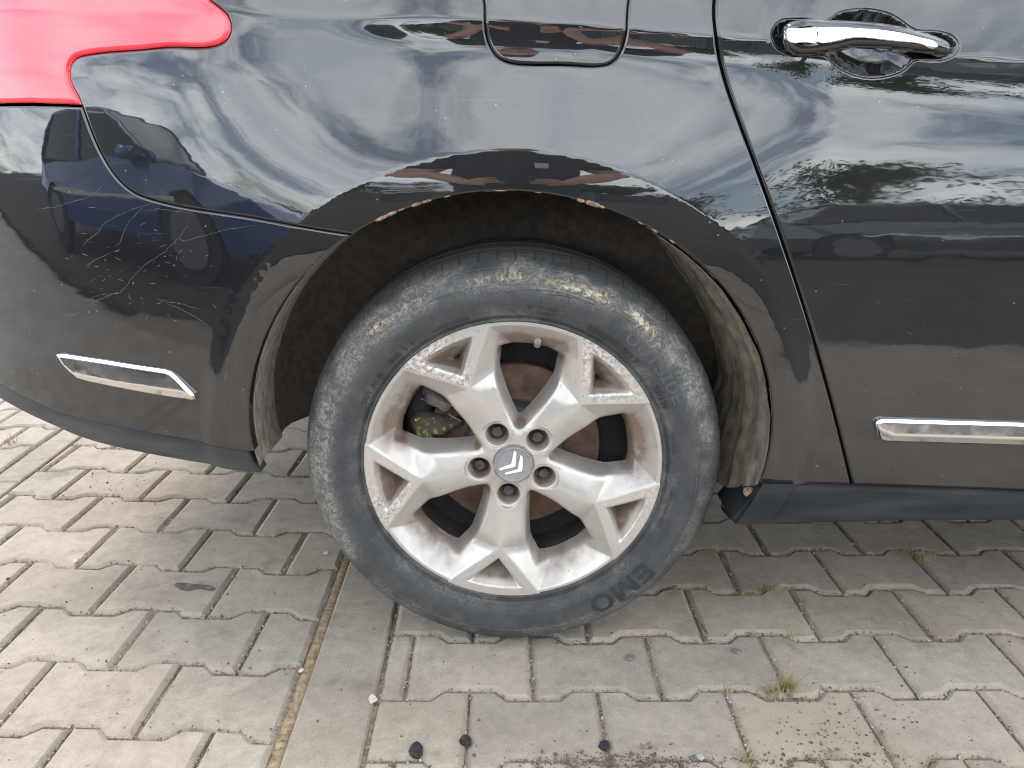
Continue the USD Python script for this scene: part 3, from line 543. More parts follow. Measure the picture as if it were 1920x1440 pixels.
# rear bumper
bump = bump_reg.buffer(-.0012).difference(ARCH_CUT).intersection(Polygon(np.vstack([VAL_TOP, [[-1.04, 1.2], [.0, 1.2], [0.0, VAL_TOP[0][1]]]])).buffer(0)).intersection(shapely.box(-1.04, 0, .1, 1))
bump = max(getattr(bump, 'geoms', [bump]), key=lambda g: g.area)
bumper = add_panel('rear_bumper', bump, M_BUMPER, car, res=.0055, R=.0022, depth=.02)
val = Polygon(np.vstack([VAL_TOP, VAL_BOT[::-1]])).buffer(0).difference(ARCH_CUT)
val = max(getattr(val, 'geoms', [val]), key=lambda g: g.area)
vz = PchipInterpolator(VAL_TOP[::-1][:, 0], VAL_TOP[::-1][:, 1])
def val_y(x, z):
    q = np.clip(vz(np.clip(x, -1.04, VAL_TOP[0][0])) - z, 0, .1); return SIDE(x, z) + 0.003 + 0.9 * q ** 1.35
add_panel('bumper_valance', val, M_PLASTIC, car, yfun=val_y, res=.008, R=.004, depth=.03)
# sill
sl_poly = Polygon(np.vstack([[[SILL_BOT[0][0] + .036, sill_z(SILL_BOT[0][0])]], [[1.0, sill_z(1.0)], [2.4, sill_z(1.0) - .03], [2.4, SILL_BOT[-1][1] - .01]], SILL_BOT[::-1]])).buffer(0)
def sill_y(x, z):
    q = np.clip(sill_z(np.minimum(x, 1.0)) - z, 0, .2); return BASE(x, z) - 0.012 + 2.2 * np.clip(q - .02, 0, None) ** 2
add_panel('sill', sl_poly, M_SILL, car, yfun=sill_y, res=.008, R=.006, depth=.09)

# chrome strips
def strip(name, poly, ridge_px, proud, parent=None):
    rg = XZ(ridge_px); rz = lambda x: np.interp(x, rg[:, 0], rg[:, 1])
    def fy(x, z):
        below = np.clip(rz(x) - z, 0, None); above = np.clip(z - rz(x), 0, None)
        sp_ = lambda v: np.log1p(np.exp(np.clip(v / .0008, -40, 40))) * .0008
        return SIDE(x, z) - proud + 0.55 * sp_(rz(x) - z) + 0.12 * sp_(z - rz(x))
    return add_panel(name, poly, M_CHROME, parent, yfun=fy, res=.0022, R=.0045, depth=.012, fine=.0014)
BS = Polygon(XZ([(109, 663), (118, 662), (200, 675), (311, 692), (322, 696), (334, 705), (367, 738), (368, 748), (361, 752), (300, 743), (165, 715), (146, 709), (132, 697)])).buffer(-.001).buffer(.001)
strip('chrome_bumper_strip', BS, [(100, 662), (146, 699), (240, 716), (345, 731), (370, 742)], .010, car)
DS = Polygon(XZ([(1638, 790), (1643, 785), (1652, 783.5), (1780, 787), (1920, 791), (2200, 799), (2200, 848), (1920, 836.5), (1780, 832), (1656, 828.5), (1649, 826), (1644, 815)])).buffer(-.0015).buffer(.0015)
strip('chrome_door_strip', DS, [(1630, 795), (1670, 812), (1780, 815), (1920, 819), (2300, 830)], .012, car)

# door handle: dished recess, bar, chrome faces
h_c = H_OUT.centroid
def dish_y(x, z):
    d = shapely.distance(shapely.points(x, z), H_OUT.boundary); return SIDE(x, z) + 0.001 + 0.036 * (1 - (1 - np.clip(d / .043, 0, 1)) ** 2)
ov = Polygon(curve(XZ([(1545, 80), (1552, 50), (1570, 30), (1616, 18), (1680, 33), (1712, 60), (1716, 85), (1702, 118), (1650, 142), (1610, 142), (1562, 115), (1545, 80)]), 80, 0)).buffer(0)
handle = add_panel('handle_recess', H_OUT, M_PAINT, door_p, yfun=dish_y, res=.0035, R=0, fine=.002, skirt=False)
BAR = Polygon(curve(XZ([(1467, 62), (1470, 47), (1482, 41), (1535, 40), (1620, 46), (1700, 57), (1765, 73), (1781, 82), (1784, 93), (1776, 103), (1745, 102), (1700, 98), (1650, 93), (1610, 91.5), (1582, 92), (1562, 97), (1540, 101), (1475, 97), (1468, 82), (1467, 62)]), 120, 0)).buffer(0)
bx0, bx1 = BAR.bounds[0], BAR.bounds[2]; by_ = (BAR.bounds[1] + BAR.bounds[3]) / 2
def bar_y(x, z):
    q = np.clip((x - bx0) / (bx1 - bx0), 0, 1); d = shapely.distance(shapely.points(x, z), BAR.boundary); t = np.clip(d / .011, 0, 1)
    return BASE(x, np.full_like(x, by_)) - 0.004 - 0.026 * np.sin(np.pi * np.clip(q * .86 + .10, 0, 1)) ** .8 - 0.013 * np.sqrt(np.clip(1 - (1 - t) ** 2, 0, 1)) + 0.012
bar = add_panel('door_handle', BAR, M_PAINT, door_p, yfun=bar_y, res=.0025, R=0, depth=.012, fine=.0015)
cl = XZ([(1475, 62), (1540, 62), (1600, 63), (1690, 70), (1770, 84)])
def chrome_face(pts, name):
    pg = Polygon(curve(XZ(pts, -.03), 80, 0)).buffer(0).buffer(-.0004)
    f = lambda x, z: bar_y(x, z) - 0.0016 + 0.42 * (z - np.interp(x, cl[:, 0], cl[:, 1]))
    add_panel(name, pg, M_CHROME, door_p, yfun=f, res=.002, R=.0012, depth=.003, fine=.001)
chrome_face([(1480, 62), (1482, 51), (1490, 46), (1510, 44), (1533, 43.5), (1533.5, 62), (1533, 79), (1510, 80), (1488, 79), (1481, 73), (1480, 62)], 'lock_cover')
chrome_face([(1535.5, 62), (1535.5, 44), (1550, 44.5), (1570, 48), (1595, 51), (1640, 54.5), (1690, 61), (1740, 71), (1764, 78), (1769, 84), (1765, 89), (1740, 86), (1690, 79), (1630, 73), (1590, 72.5), (1570, 77), (1552, 80.5), (1536, 80.5), (1535.5, 62)], 'handle_chrome')

# wheel arch: rolled lip, dusty flange, felt liner
n = len(ARCHC); cen = np.array([ACX, ACZ - .05])
def loft(rows):
    V = []
    for sc, y in rows:
        p = cen + (ARCHC - cen) * np.asarray(sc).reshape(-1, 1) if np.ndim(sc) else cen + (ARCHC - cen) * sc
        V.append(np.c_[p[:, 0], np.broadcast_to(y, n), p[:, 1]])
    V = np.stack(V, 0); nz_ = meshkit.fbm(V * 14, 3, 5)[..., None] - .5
    return V, nz_
side_lip = SIDE(ARCHC[:, 0], ARCHC[:, 1])
V, nz_ = loft([(1.0015, side_lip + .0035), (1.0015, side_lip + .012), (1.004, side_lip + .02), (1.002, side_lip + .05), (0.997, side_lip + .125), (1.014, side_lip + .137), (1.03, side_lip + .142)])
V[2:6, :, 0] += nz_[2:6, :, 0] * .006
mesh('arch_flange', (V.reshape(-1, 3), grid_faces(V.shape[0], n)), M_LINER_DUST, car, smooth=True)
V, nz_ = loft([(1.032, side_lip + .140), (1.03, 1.245), (1.025, 1.25), (1.0, 1.30), (.94, 1.345), (.80, 1.375), (.5, 1.39), (.12, 1.395)])
V[1:, :, :] += nz_[1:] * np.array([.012, .012, .012])
mesh('wheel_arch_liner', (V.reshape(-1, 3), grid_faces(V.shape[0], n)), M_LINER, car, smooth=True)
# felt flap in front of the wheel, hanging from the arch edge, with ribs
ip = np.linspace(0.66, 1.0, 70); k0 = np.interp(ip, np.linspace(0, 1, n), np.arange(n)); fe = np.c_[np.interp(k0, np.arange(n), ARCHC[:, 0]), np.interp(k0, np.arange(n), ARCHC[:, 1])]
ty = np.linspace(0, 1, 40); rows = []
for i, p in enumerate(fe):
    top = sstep(0, 22, i)
    yy = 1.094 + ty * .22; inward = 0.026 * top * sstep(0.05, .9, ty) + (0.0045 * np.sin(ty * 34) + .003 * np.sin(ty * 61 + 1)) * sstep(0, .3, ty) * (1 - .7 * sstep(25, 60, i)) + .004 * (1 - sstep(0, .12, ty))
    rows.append(np.c_[p[0] - inward - 0.0015 - .03 * ty * sstep(len(fe) - 20, len(fe) - 1, i), yy, p[1] - .002 - .055 * np.clip(ty * 2.2, 0, 1) * sstep(len(fe) - 14, len(fe) - 1, i)])
V = np.stack(rows, 0); V[..., 0] += (meshkit.fbm(V * 30, 3, 9) - .5) * .008
mesh('liner_flap', (V.reshape(-1, 3), grid_faces(V.shape[0], 40)), M_FLAP, car, smooth=True, label='dusty tan felt liner in front of the wheel')
# rusty blisters along the lip
def lip_at(px, py): p = hit(px, py); return p
RB = [(712, 412, 12, 4), (730, 404, 9, 4), (752, 396, 6, 2), (782, 385, 9, 3.5), (797, 381, 9, 3), (835, 370, 6, 1.6), (935, 363, 10, 1.8), (1010, 365, 6, 1.2), (1085, 375, 7, 4), (1105, 379, 10, 5.5), (1118, 383, 8, 4.5), (1130, 388, 6, 3), (1200, 418, 5, 1.8), (1228, 435, 7, 1.8), (1262, 457, 6, 2)]
rb = []
for (px, py, a, b) in RB:
    p = hit(px, py); q = hit(px + 6, py); j = int(np.argmin(((ARCHC - p[[0, 2]]) ** 2).sum(1))); t = ARCHC[min(j + 3, n - 1)] - ARCHC[max(j - 3, 0)]; t /= np.linalg.norm(t)
    c = ARCHC[j]; s = trimesh.creation.icosphere(3, 1.0); v = s.vertices.copy(); v *= 1 + .5 * (meshkit.fbm(v * 3 + px, 3)[:, None] - .5)
    A_, B_ = a / 1350 * 1.1, b / 1350 * .9
    out = np.c_[c[0] + v[:, 0] * A_ * t[0] - v[:, 2] * B_ * t[1], SIDE(c[0], c[1]) + .0012 + v[:, 1] * .0035, c[1] + v[:, 0] * A_ * t[1] + v[:, 2] * B_ * t[0]]
    mesh('rust_blister', (out, s.faces), M_RUST, car, smooth=True)
lipline = []
for a, b in ((.25, .31), (.36, .40), (.47, .50), (.56, .585), (.66, .74), (.80, .83), (.885, .92)):
    ii = np.linspace(a, b, 60) * (n - 1); c = np.c_[np.interp(ii, np.arange(n), ARCHC[:, 0]), np.interp(ii, np.arange(n), ARCHC[:, 1])]
    r = .0006 * (0.2 + 1.4 * meshkit.fbm(np.c_[ii * .6, ii * 0, ii * 0], 3)); lipline.append(tube(np.c_[c[:, 0], SIDE(c[:, 0], c[:, 1]) + .003, c[:, 1]], r, 6))
mesh('rusty_lip', cat_m(*lipline), M_RUST, car, smooth=True)
# rear end of the sill under the flap, with two rusty screws
se = np.array([on_plane_y(*p, y)[[0, 1, 2]] for p, y in (((1430, 908), 1.094), ((1418, 905), 1.12), ((1385, 922), 1.17), ((1352, 946), 1.22), ((1353, 956), 1.215), ((1366, 970), 1.17), ((1380, 983), 1.105), ((1405, 950), 1.094))])
c0 = se.mean(0); mesh('sill_end', (np.vstack([se, c0, se + [.05, .0, 0]]), [[8, (k + 1) % 8, k] for k in range(8)] + [[k, (k + 1) % 8, 9 + (k + 1) % 8] for k in range(8)] + [[k, 9 + (k + 1) % 8, 9 + k] for k in range(8)]), M_SILL, car)
for (px, py, y) in ((1405, 921, 1.124), (1364, 944, 1.188)):
    p = on_plane_y(px, py, y) + [-.002, -.003, 0]; s = trimesh.creation.cylinder(.0085, .005, sections=14); s2 = trimesh.creation.cylinder(.0045, .009, sections=6); s = cat_m(s, s2)
    s.apply_transform(trimesh.transformations.rotation_matrix(math.pi / 2, [1, 0, 0])); s.apply_transform(trimesh.transformations.rotation_matrix(-.9, [0, 0, 1])); s.apply_translation(p); mesh('rusty_screw', s, M_RUST, car)
# white cracks and scratches in the bumper lacquer
M_CRACK = plain('crack_white', (0.16, 0.16, 0.155), 0.8)
CR = [[(293, 378), (250, 392), (222, 404), (196, 418), (187, 432), (165, 450), (150, 468)], [(293, 378), (270, 386), (238, 420), (225, 455), (215, 462)], [(358, 402), (350, 425), (336, 445), (310, 472), (296, 480), (270, 498), (248, 520), (238, 535), (223, 550), (200, 551), (176, 556), (158, 570)],
      [(223, 550), (218, 549), (190, 560), (165, 573)], [(240, 552), (246, 562)], [(365, 400), (330, 396), (300, 392), (265, 395)], [(480, 422), (430, 430), (390, 440), (345, 452), (334, 446)], [(195, 345), (180, 362), (160, 372), (100, 388), (60, 395)],
      [(380, 580), (330, 568), (290, 560)], [(400, 615), (350, 585), (300, 562)], [(110, 592), (140, 590), (152, 584)], [(160, 500), (175, 490), (215, 470)], [(420, 720), (424, 700), (428, 690)]]
for pts in CR:
    q = np.array(pts, float); t = np.linspace(0, 1, 12 * len(q)); px = np.interp(t, np.linspace(0, 1, len(q)), q[:, 0]) + rng.normal(0, .8, len(t)); py = np.interp(t, np.linspace(0, 1, len(q)), q[:, 1]) + rng.normal(0, .8, len(t))
    P = XZ(np.c_[px, py]); w = .00011 * (0.25 + 1.5 * rng.random(len(t))) * np.clip(np.minimum(t, 1 - t) * 6, .2, 1)
    d = np.gradient(P, axis=0); d /= np.linalg.norm(d, axis=1)[:, None] + 1e-9; nn = np.c_[-d[:, 1], d[:, 0]]
    A_, B_ = P + nn * w[:, None], P - nn * w[:, None]; y = SIDE(P[:, 0], P[:, 1]) - .0004
    V = np.vstack([np.c_[A_[:, 0], y, A_[:, 1]], np.c_[B_[:, 0], y, B_[:, 1]]]); k = np.arange(len(t) - 1); L_ = len(t)
    mesh('lacquer_crack', (V, np.vstack([np.c_[k, k + 1, k + 1 + L_], np.c_[k, k + 1 + L_, k + L_]])), M_CRACK, bumper)
sv, sf = [], []; gs = np.random.default_rng(21)
for k in range(150):
    px, py = (gs.normal(235, 105), gs.normal(500, 70)) if k < 95 else (gs.uniform(1480, 1900), gs.uniform(560, 890))
    if k < 95 and not (20 < px < 440 and 385 < py < 640): continue
    a_ = gs.normal(-.25 if k < 95 else .05, .55 if k < 95 else .3); L_ = gs.gamma(2, 4.0 if k < 95 else 2.5); P = XZ([(px, py), (px + L_ * .5 * math.cos(a_), py + L_ * .5 * math.sin(a_) + gs.normal(0, .5)), (px + L_ * math.cos(a_), py + L_ * math.sin(a_))])
    d = P[2] - P[0]; nn = np.array([-d[1], d[0]]) / (np.linalg.norm(d) + 1e-9) * .00016 * gs.uniform(.4, 1.3); q = np.array([P[0], P[1] + nn, P[2], P[1] - nn]); o = len(sv) * 4
    sv.append(np.c_[q[:, 0], SIDE(q[:, 0], q[:, 1]) - .0003, q[:, 1]]); sf += [[o, o + 1, o + 2], [o, o + 2, o + 3]]
mesh('scuffs', (np.vstack(sv), sf), M_CRACK, car, kind='stuff')
# the rest of the car: cabin, far side, floor
CY = 2.03
def mirror_y(v): v = v.copy(); v[:, 1] = 2 * CY - v[:, 1]; return v
v, f, nr = panel(shapely.box(-1.04, .3, 3.85, 1.05).difference(Point(0, .35).buffer(.38)).difference(Point(2.815, .35).buffer(.38)), BASE, res=.06, R=0, fine=.05, depth=.02)
mesh('far_side', (mirror_y(v), f[:, ::-1]), M_PAINT, car, smooth=40)
Yr = float(BASE(-1.04, .6))
mesh('tailgate', man2tri(rbox((-1.075, Yr + .006, .42), (-1.03, 2 * CY - Yr - .006, 1.05), .02)), M_PAINT, car, smooth=40)
mesh('underbody', cat_m(box(1.9, 1.5, .06, (1.37, CY, .27)), box(.55, 1.1, .06, (-.75, CY, .42)), box(.9, .55, .3, (0, CY, .50)), box(2.0, 1.6, .05, (2.8, CY, .45)), box(.9, 1.1, .04, (0, CY, .70))), M_DARK, car)
roof = manifold3d.Manifold.batch_hull([ball((x, y, z), .06, 10) for x, z in ((-.75, 1.40), (.6, 1.44), (1.5, 1.42)) for y in (CY - .56, CY + .56)])
mesh('roof', man2tri(roof), M_PAINT, car, smooth=40)
glass = manifold3d.Manifold.batch_hull([ball(p, .03, 8) for p in [(-1.0, CY - .56, 1.06), (-1.0, CY + .56, 1.06), (-.72, CY - .73, 1.06), (-.72, CY + .73, 1.06), (2.55, CY - .76, 1.0), (2.55, CY + .76, 1.0), (-.78, CY - .57, 1.39), (-.78, CY + .57, 1.39), (1.5, CY - .57, 1.41), (1.5, CY + .57, 1.41)]])
mesh('side_windows', man2tri(glass), M_GLASS, car, smooth=40)
mesh('shoulder', cat_m(man2tri(manifold3d.Manifold.batch_hull([ball((x, y, z), .02, 8) for x, hy in ((-1.02, .60), (-.75, .76), (2.6, .80)) for y in (CY - hy, CY + hy) for z in (1.03, 1.045)]))), M_PAINT, car, smooth=40)
mesh('bonnet', man2tri(manifold3d.Manifold.batch_hull([ball((x, y, z), .05, 8) for x, z in ((2.4, .97), (3.3, .88), (3.75, .70)) for y in (CY - .68, CY + .68)] + [ball((3.75, y, .4), .05, 8) for y in (CY - .68, CY + .68)])), M_PAINT, car, smooth=40)

# ------------------------------------------------------------------ the wheel (local: x forward, -y outward, z up)
wheel = UsdGeom.Xform.Define(stage, '/World/car/wheel'); USED['/World/car/wheel'] = 1
wheel.AddTranslateOp().Set(Gf.Vec3d(*[float(v) for v in WHEEL - CARO])); wheel = wheel.GetPrim(); OFF['/World/car/wheel'] = np.zeros(3)
RR = 0.2362
SPK = np.radians([-28, 44, 116, 188, 260])                      # clockwise from the top as one looks at the wheel
def rim_height(X, Z):
    """H > 0 towards the viewer; also dust and wear masks"""
    r = np.hypot(X, Z)
    # ring between the spokes: rounded outer edge falling away as a cone
    e = .229
    ring = np.where(r > e, -0.0015 - 14 * np.clip(r - .2325, 0, 1) ** 2 * 8, 0)
    ring = -0.90 * np.clip(e - r, 0, None) * 1.0 - .0015
    ring = smin(ring, -0.0015 + 0 * r, .003) - 40 * np.clip(r - .2325, 0, None) ** 2 * 8
    W_, U_ = [], []
    for th in SPK:
        sx, sz = math.sin(th), math.cos(th); W_.append(X * sx + Z * sz); U_.append(X * sz - Z * sx)
    W_, U_ = np.array(W_), np.array(U_)
    ph = np.abs((np.arctan2(X, Z)[None] - SPK[:, None, None] + np.pi) % (2 * np.pi) - np.pi) if X.ndim == 2 else None
    k = np.argmin(ph, 0); pick = lambda A: np.take_along_axis(A, k[None], 0)[0]
    w, u = pick(W_), np.abs(pick(U_))
    # spoke: smooth back, then the flat frame beyond its apex with flanks falling away
    uf = np.clip(w - .146, 0, None) * 0.99
    b_ = sstep(.120, .158, w); rho = .018 * (1 - b_) + .0015 * b_; kk = .42 * (1 - b_) + .56 * b_; up_ = np.clip(u - uf, 0, None)
    crown = -0.0125 + 0.0117 * sstep(.040, .146, w)
    spoke = crown - kk * (np.sqrt(up_ ** 2 + rho ** 2) - rho)
    hub = -0.0125 - .25 * np.clip(r - .058, 0, None)
    spoke = np.where(w > 0, spoke, -.1)
    H = smax(hub, spoke, .006)
    H = smax(H, ring, .0018)
    # windows
    ubw = PchipInterpolator([0, .05, .068, .097, .136, .165, .20, .26], [.033, .034, .0355, .037, .0435, .0605, .080, .108])
    ua = np.sort(np.abs(U_) + 10 * (W_ < 0), 0)[:2]
    k2 = np.argsort(ph, 0)[:2]
    wa = np.take_along_axis(W_, k2, 0); ub_ = np.abs(np.take_along_axis(U_, k2, 0))
    d1, d2 = ub_[0] - ubw(np.clip(wa[0], 0, .25)), ub_[1] - ubw(np.clip(wa[1], 0, .25))
    dw = smin(smin(d1, d2, .011), .1895 - r, .006)
    soft = np.log1p(np.exp(np.clip(dw / .0016, -30, 30))) * .0016
    tip = 1 - sstep(.075, .125, r)
    lead = np.log1p(np.exp(np.clip((dw + .006) / .0022, -30, 30))) * .0022
    H = H - 7.0 * soft - 1.0 * lead * (0.35 + 1.0 * tip)
    # pocket in the frame
    s1 = (w - .1685) * .87 - u * 0.87 if False else ((w - .168) * .935 - u) * .73
    dp = smin(s1, .2185 - r, .006)
    wall = -0.001 - 4.0 * np.log1p(np.exp(np.clip(dp / .0012, -30, 30))) * .0012
    outw = -0.001 - 1.36 * np.clip(.2205 - r, 0, None)
    pocket = np.where(dp > -.004, smax(wall, outw, .003), 1); pocket = np.where(pocket < -.043, -.06, pocket)
    H = np.minimum(H, pocket)
    # bolt holes with a scoop outward
    for th in SPK:
        lx, lz = .0547 * math.sin(th), .0547 * math.cos(th); dx, dz = X - lx, Z - lz
        a = dx * math.sin(th) + dz * math.cos(th); b = dx * math.cos(th) - dz * math.sin(th)
        d = .0172 - np.hypot(dx, dz)
        hole = -0.013 - 7 * np.log1p(np.exp(np.clip(d / .001, -30, 30))) * .001
        d2 = .0165 - np.hypot(np.clip(a, None, 0) + np.clip(a, 0, None) * .62, b)
        scoop = -0.0095 - 0.85 * np.log1p(np.exp(np.clip(d2 / .0012, -30, 30))) * .0012 + .006 * sstep(.0, .026, a)
        H = np.where(d > -.006, np.minimum(H, np.maximum(hole, -.040)), H)
        H = np.where((a > 0) & (d2 > -.004) & (d < 0.0005), np.minimum(H, scoop), H)
    # seat of the centre cap
    H = np.where(r < .0318, np.minimum(H, -.0135), H)
    # masks
    dust = 0.13 + 0.80 * sstep(-.006, -.034, H) * sstep(.15, .19, r) + .95 * sstep(.0, .010, dp) * sstep(-.004, -.02, H) + .25 * sstep(.19, .205, r) * (H < -.004)
    dust += 0.9 * np.exp(-((np.hypot(X, Z) - .0547) / .02) ** 2) * np.where(H < -.018, 1.0, .05)
    dust += .22 * np.exp(-((r - .04) / .014) ** 2)
    fy = Z / RR
    dust *= 0.62 + .55 * sstep(-.9, .3, fy) + .25 * sstep(.5, -1, np.abs(np.arctan2(X, Z)))
    frame = sstep(.0, .004, np.clip(uf - u, -.01, .01)) * (w > .14) * (dp < .001)
    ki = k
    amount = np.array([.95, .75, .25, .10, .62])[ki]
    side = pick(U_)                                                # + clockwise side
    bias = np.array([-1, -.2, -.2, 0, -1.0])[ki]
    wear = frame * amount * np.clip(.75 + bias * side / .05, 0, 1.3)
    n_ = meshkit.fbm(np.stack([X * 38, Z * 38, 0 * X], -1), 4, 2)
    wear = np.clip(wear * sstep(.33, .56, n_ + .12 * (wear > .6)), 0, 1)
    return H, np.clip(dust, 0, 1), wear, dw
nr_, na_ = 250, 1440
rad = np.concatenate([np.linspace(.0005, .06, 60), np.linspace(.061, RR, nr_ - 60)])
ang = np.arange(na_) * 2 * np.pi / na_
A_, R_ = np.meshgrid(ang, rad, indexing='ij'); X_, Z_ = R_ * np.sin(A_), R_ * np.cos(A_)
H_, D_, WE_, DW_ = rim_height(X_, Z_)
# notch for the valve
keep_v = H_ > -.058
V = np.stack([X_, -np.maximum(H_, -.058), Z_], -1).reshape(-1, 3); Fc = grid_faces(na_, nr_, wrap=True)
Fc = Fc[keep_v.ravel()[Fc].any(1)]
Fc = Fc[:, ::-1]
c = np.cross(V[Fc[:, 1]] - V[Fc[:, 0]], V[Fc[:, 2]] - V[Fc[:, 0]]); bad = c[:, 1] > 0; Fc[bad] = Fc[bad][:, ::-1]
used = np.unique(Fc); remap = -np.ones(len(V), int); remap[used] = np.arange(len(used))
rim = mesh('rim', (V[used], remap[Fc]), M_ALLOY, wheel, smooth=True, attrs={'dust': D_.ravel()[used], 'wear': WE_.ravel()[used]})
def revolve(prof, n=240, squash=False):
    """prof: (r, H) pairs; H towards the viewer"""
    prof = np.asarray(prof, float); a = np.arange(n) * 2 * np.pi / n
    V = np.stack([prof[None, :, 0] * np.sin(a)[:, None], np.broadcast_to(-prof[:, 1], (n, len(prof))), prof[None, :, 0] * np.cos(a)[:, None]], -1)
    return V, grid_faces(n, len(prof), wrap=True)
Vb, Fb = revolve([(.2355, -.002), (.2355, -.012), (.222, -.02), (.212, -.05), (.1935, -.06), (.190, -.075), (.190, -.16), (.215, -.19), (.23, -.20)])
mesh('barrel', (Vb.reshape(-1, 3), Fb), M_BARREL, rim, smooth=50)
# centre cap with two raised chevrons
Vc, Fc = revolve([(.0001, -.0068), (.026, -.0070), (.0268, -.0062), (.0285, -.0058), (.0300, -.0068), (.0308, -.0140)], 96)
capm = mesh('centre_cap', (Vc.reshape(-1, 3), Fc), M_CAP, wheel, smooth=35)
def chevron(pts):
    s = 1 / (7.2 * 1210.0); P = np.array([((x - 908) * s, -(y - 770) * s / .93) for x, y in pts]); pg = Polygon(P).buffer(0)
    m_ = trimesh.creation.extrude_polygon(pg, .0011); tv, tf = trimesh.creation.triangulate_polygon(pg, engine='earcut')
    v = m_.vertices.copy(); top = v[:, 2] > .0005
    c = np.array(pg.centroid.coords[0]); v[top, :2] = c + (v[top, :2] - c) * .94
    out = np.c_[v[:, 0], .0069 - v[:, 2], v[:, 1]]; return (out, m_.faces[:, ::-1])
M_CHEV = plain('chevron_silver', (0.72, 0.69, 0.66), 0.35, 0.4)
for pts in ([(917, 567), (949, 600), (942, 765), (934, 795), (722, 848), (700, 823), (878, 752)], [(1003, 632), (1035, 660), (1040, 800), (1025, 858), (800, 906), (782, 882), (968, 828)]):
    mesh('chevron', chevron(pts), M_CHEV, capm)
for th in SPK:
    h = trimesh.creation.cylinder(.0088, .012, sections=6); h2 = trimesh.creation.cylinder(.0115, .004, sections=20); h2.apply_translation((0, 0, -.006)); h = cat_m(h, h2)
    h.apply_transform(trimesh.transformations.rotation_matrix(th * 1.7, [0, 0, 1])); h.apply_transform(trimesh.transformations.rotation_matrix(math.pi / 2, [1, 0, 0])); h.apply_translation((.0547 * math.sin(th), .033, .0547 * math.cos(th)))
    mesh('wheel_bolt', h, M_BOLT, wheel, smooth=30)
va = math.radians(10.6); vs_ = tube([(0, 0, 0), (0, -.006, 0), (0, -.014, 0), (0, -.019, 0), (0, -.0195, 0)], [.0062, .0058, .0056, .0052, .003], 14)
vs_.apply_transform(trimesh.transformations.rotation_matrix(-.5, [1, 0, 0])); vs_.apply_translation((.193 * math.sin(va), .036, .193 * math.cos(va)))
mesh('valve', vs_, textured('valve_grey', (.12, .12, .12), (.3, .3, .29), 90, rough=.6), wheel, smooth=40)
# tyre
tp = [(.2315, -.010), (.2335, -.0015), (.236, .0015), (.2385, .0012), (.2405, -.0005), (.2420, .0000), (.2435, .0038), (.246, .0056), (.250, .0070), (.256, .0095), (.263, .0118), (.270, .0132), (.277, .0138), (.283, .0136), (.289, .0126), (.2915, .0120), (.2925, .0126), (.2945, .0122), (.300, .0096), (.305, .0066), (.309, .0036), (.3128, .0002), (.3140, -.0016), (.3150, -.0018), (.3185, -.0060), (.3225, -.0115), (.3258, -.0175), (.3285, -.0245), (.3305, -.033), (.332, -.042), (.3328, -.0495), (.3330, -.052), (.327, -.0525), (.326, -.059), (.333, -.0596), (.3342, -.072), (.3350, -.086), (.3351, -.0885), (.328, -.089), (.328, -.099), (.3352, -.0995), (.3354, -.113), (.3352, -.130), (.328, -.1305), (.328, -.140), (.335, -.1405), (.333, -.17), (.328, -.2), (.318, -.222), (.29, -.240), (.25, -.235), (.232, -.215)]
tp = np.array(tp); dpar = np.concatenate([[0], np.cumsum(np.hypot(*np.diff(tp, axis=0).T))]); 
fine_t = np.unique(np.concatenate([dpar, np.arange(0, .14, .0016)])); tpf = np.c_[np.interp(fine_t, dpar, tp[:, 0]), np.interp(fine_t, dpar, tp[:, 1])]
NT = 1440
Vt_, Ft_ = revolve(tpf, NT); a = np.arange(NT) * 2 * np.pi / NT
rr_, hh_ = np.broadcast_to(tpf[:, 0], (NT, len(tpf))), np.broadcast_to(tpf[:, 1], (NT, len(tpf)))
pit = (np.arange(NT) * 74 / NT) % 1.0                             # shoulder slots
slot = ((pit < .10)[:, None] & (rr_ > .3245) & (hh_ > -.046)) & (rr_ > .3)
dn = np.where(slot, .0018, 0.0)
Vt_[..., 1] += dn * .5; sc_ = 1 - dn / np.maximum(rr_, .1); Vt_[..., 0] *= sc_; Vt_[..., 2] *= sc_
nz2 = meshkit.fbm(np.stack([Vt_[..., 0] * 120, Vt_[..., 1] * 120, Vt_[..., 2] * 120], -1), 3, 4) - .5
sh = sstep(.292, .302, rr_) * (hh_ > -.03)
Vt_[..., 1] += nz2 * .0012 * sh
# flattened where it stands
low = Vt_[..., 2] < -(WHEEL[2] - .0015); bul = np.clip(-(WHEEL[2] - .030) - Vt_[..., 2], 0, .03); Vt_[..., 1] -= np.where(hh_ > -.03, bul * .10, 0); Vt_[..., 2] = np.where(low, -(WHEEL[2] - .0015), Vt_[..., 2])
deg = (np.degrees(a) + 180) % 360 - 180                            # clockwise from the top, -180..180
def win(lo, hi, soft=12): return sstep(lo - soft, lo + soft, deg) * (1 - sstep(hi - soft, hi + soft, deg))
fb = meshkit.fbm(np.stack([Vt_[..., 0] * 22, Vt_[..., 1] * 22, Vt_[..., 2] * 22], -1), 4, 11)
band = np.exp(-((rr_ - .304) / .017) ** 2) * (hh_ > -.03)
dustA = np.clip(.30 * win(-175, 175) + .85 * win(-115, 75) + .1, 0, 1.2)[:, None] * band * sstep(.30, .62, fb) * 1.5
dustA = np.clip(dustA + .34 * sstep(.268, .246, rr_) * (hh_ > -.02) * sstep(.4, .6, fb) + .2 * sstep(-.012, -.03, hh_), 0, 1)
mudA = np.exp(-((rr_ - .3025) / .0105) ** 2) * (hh_ > -.02) * np.clip(win(-50, -22, 8) * .72 + .86 * win(-20, 12, 8) + 1.0 * win(12, 44, 7) , 0, 1)[:, None] * (.35 + .8 * sstep(.38, .66, fb))
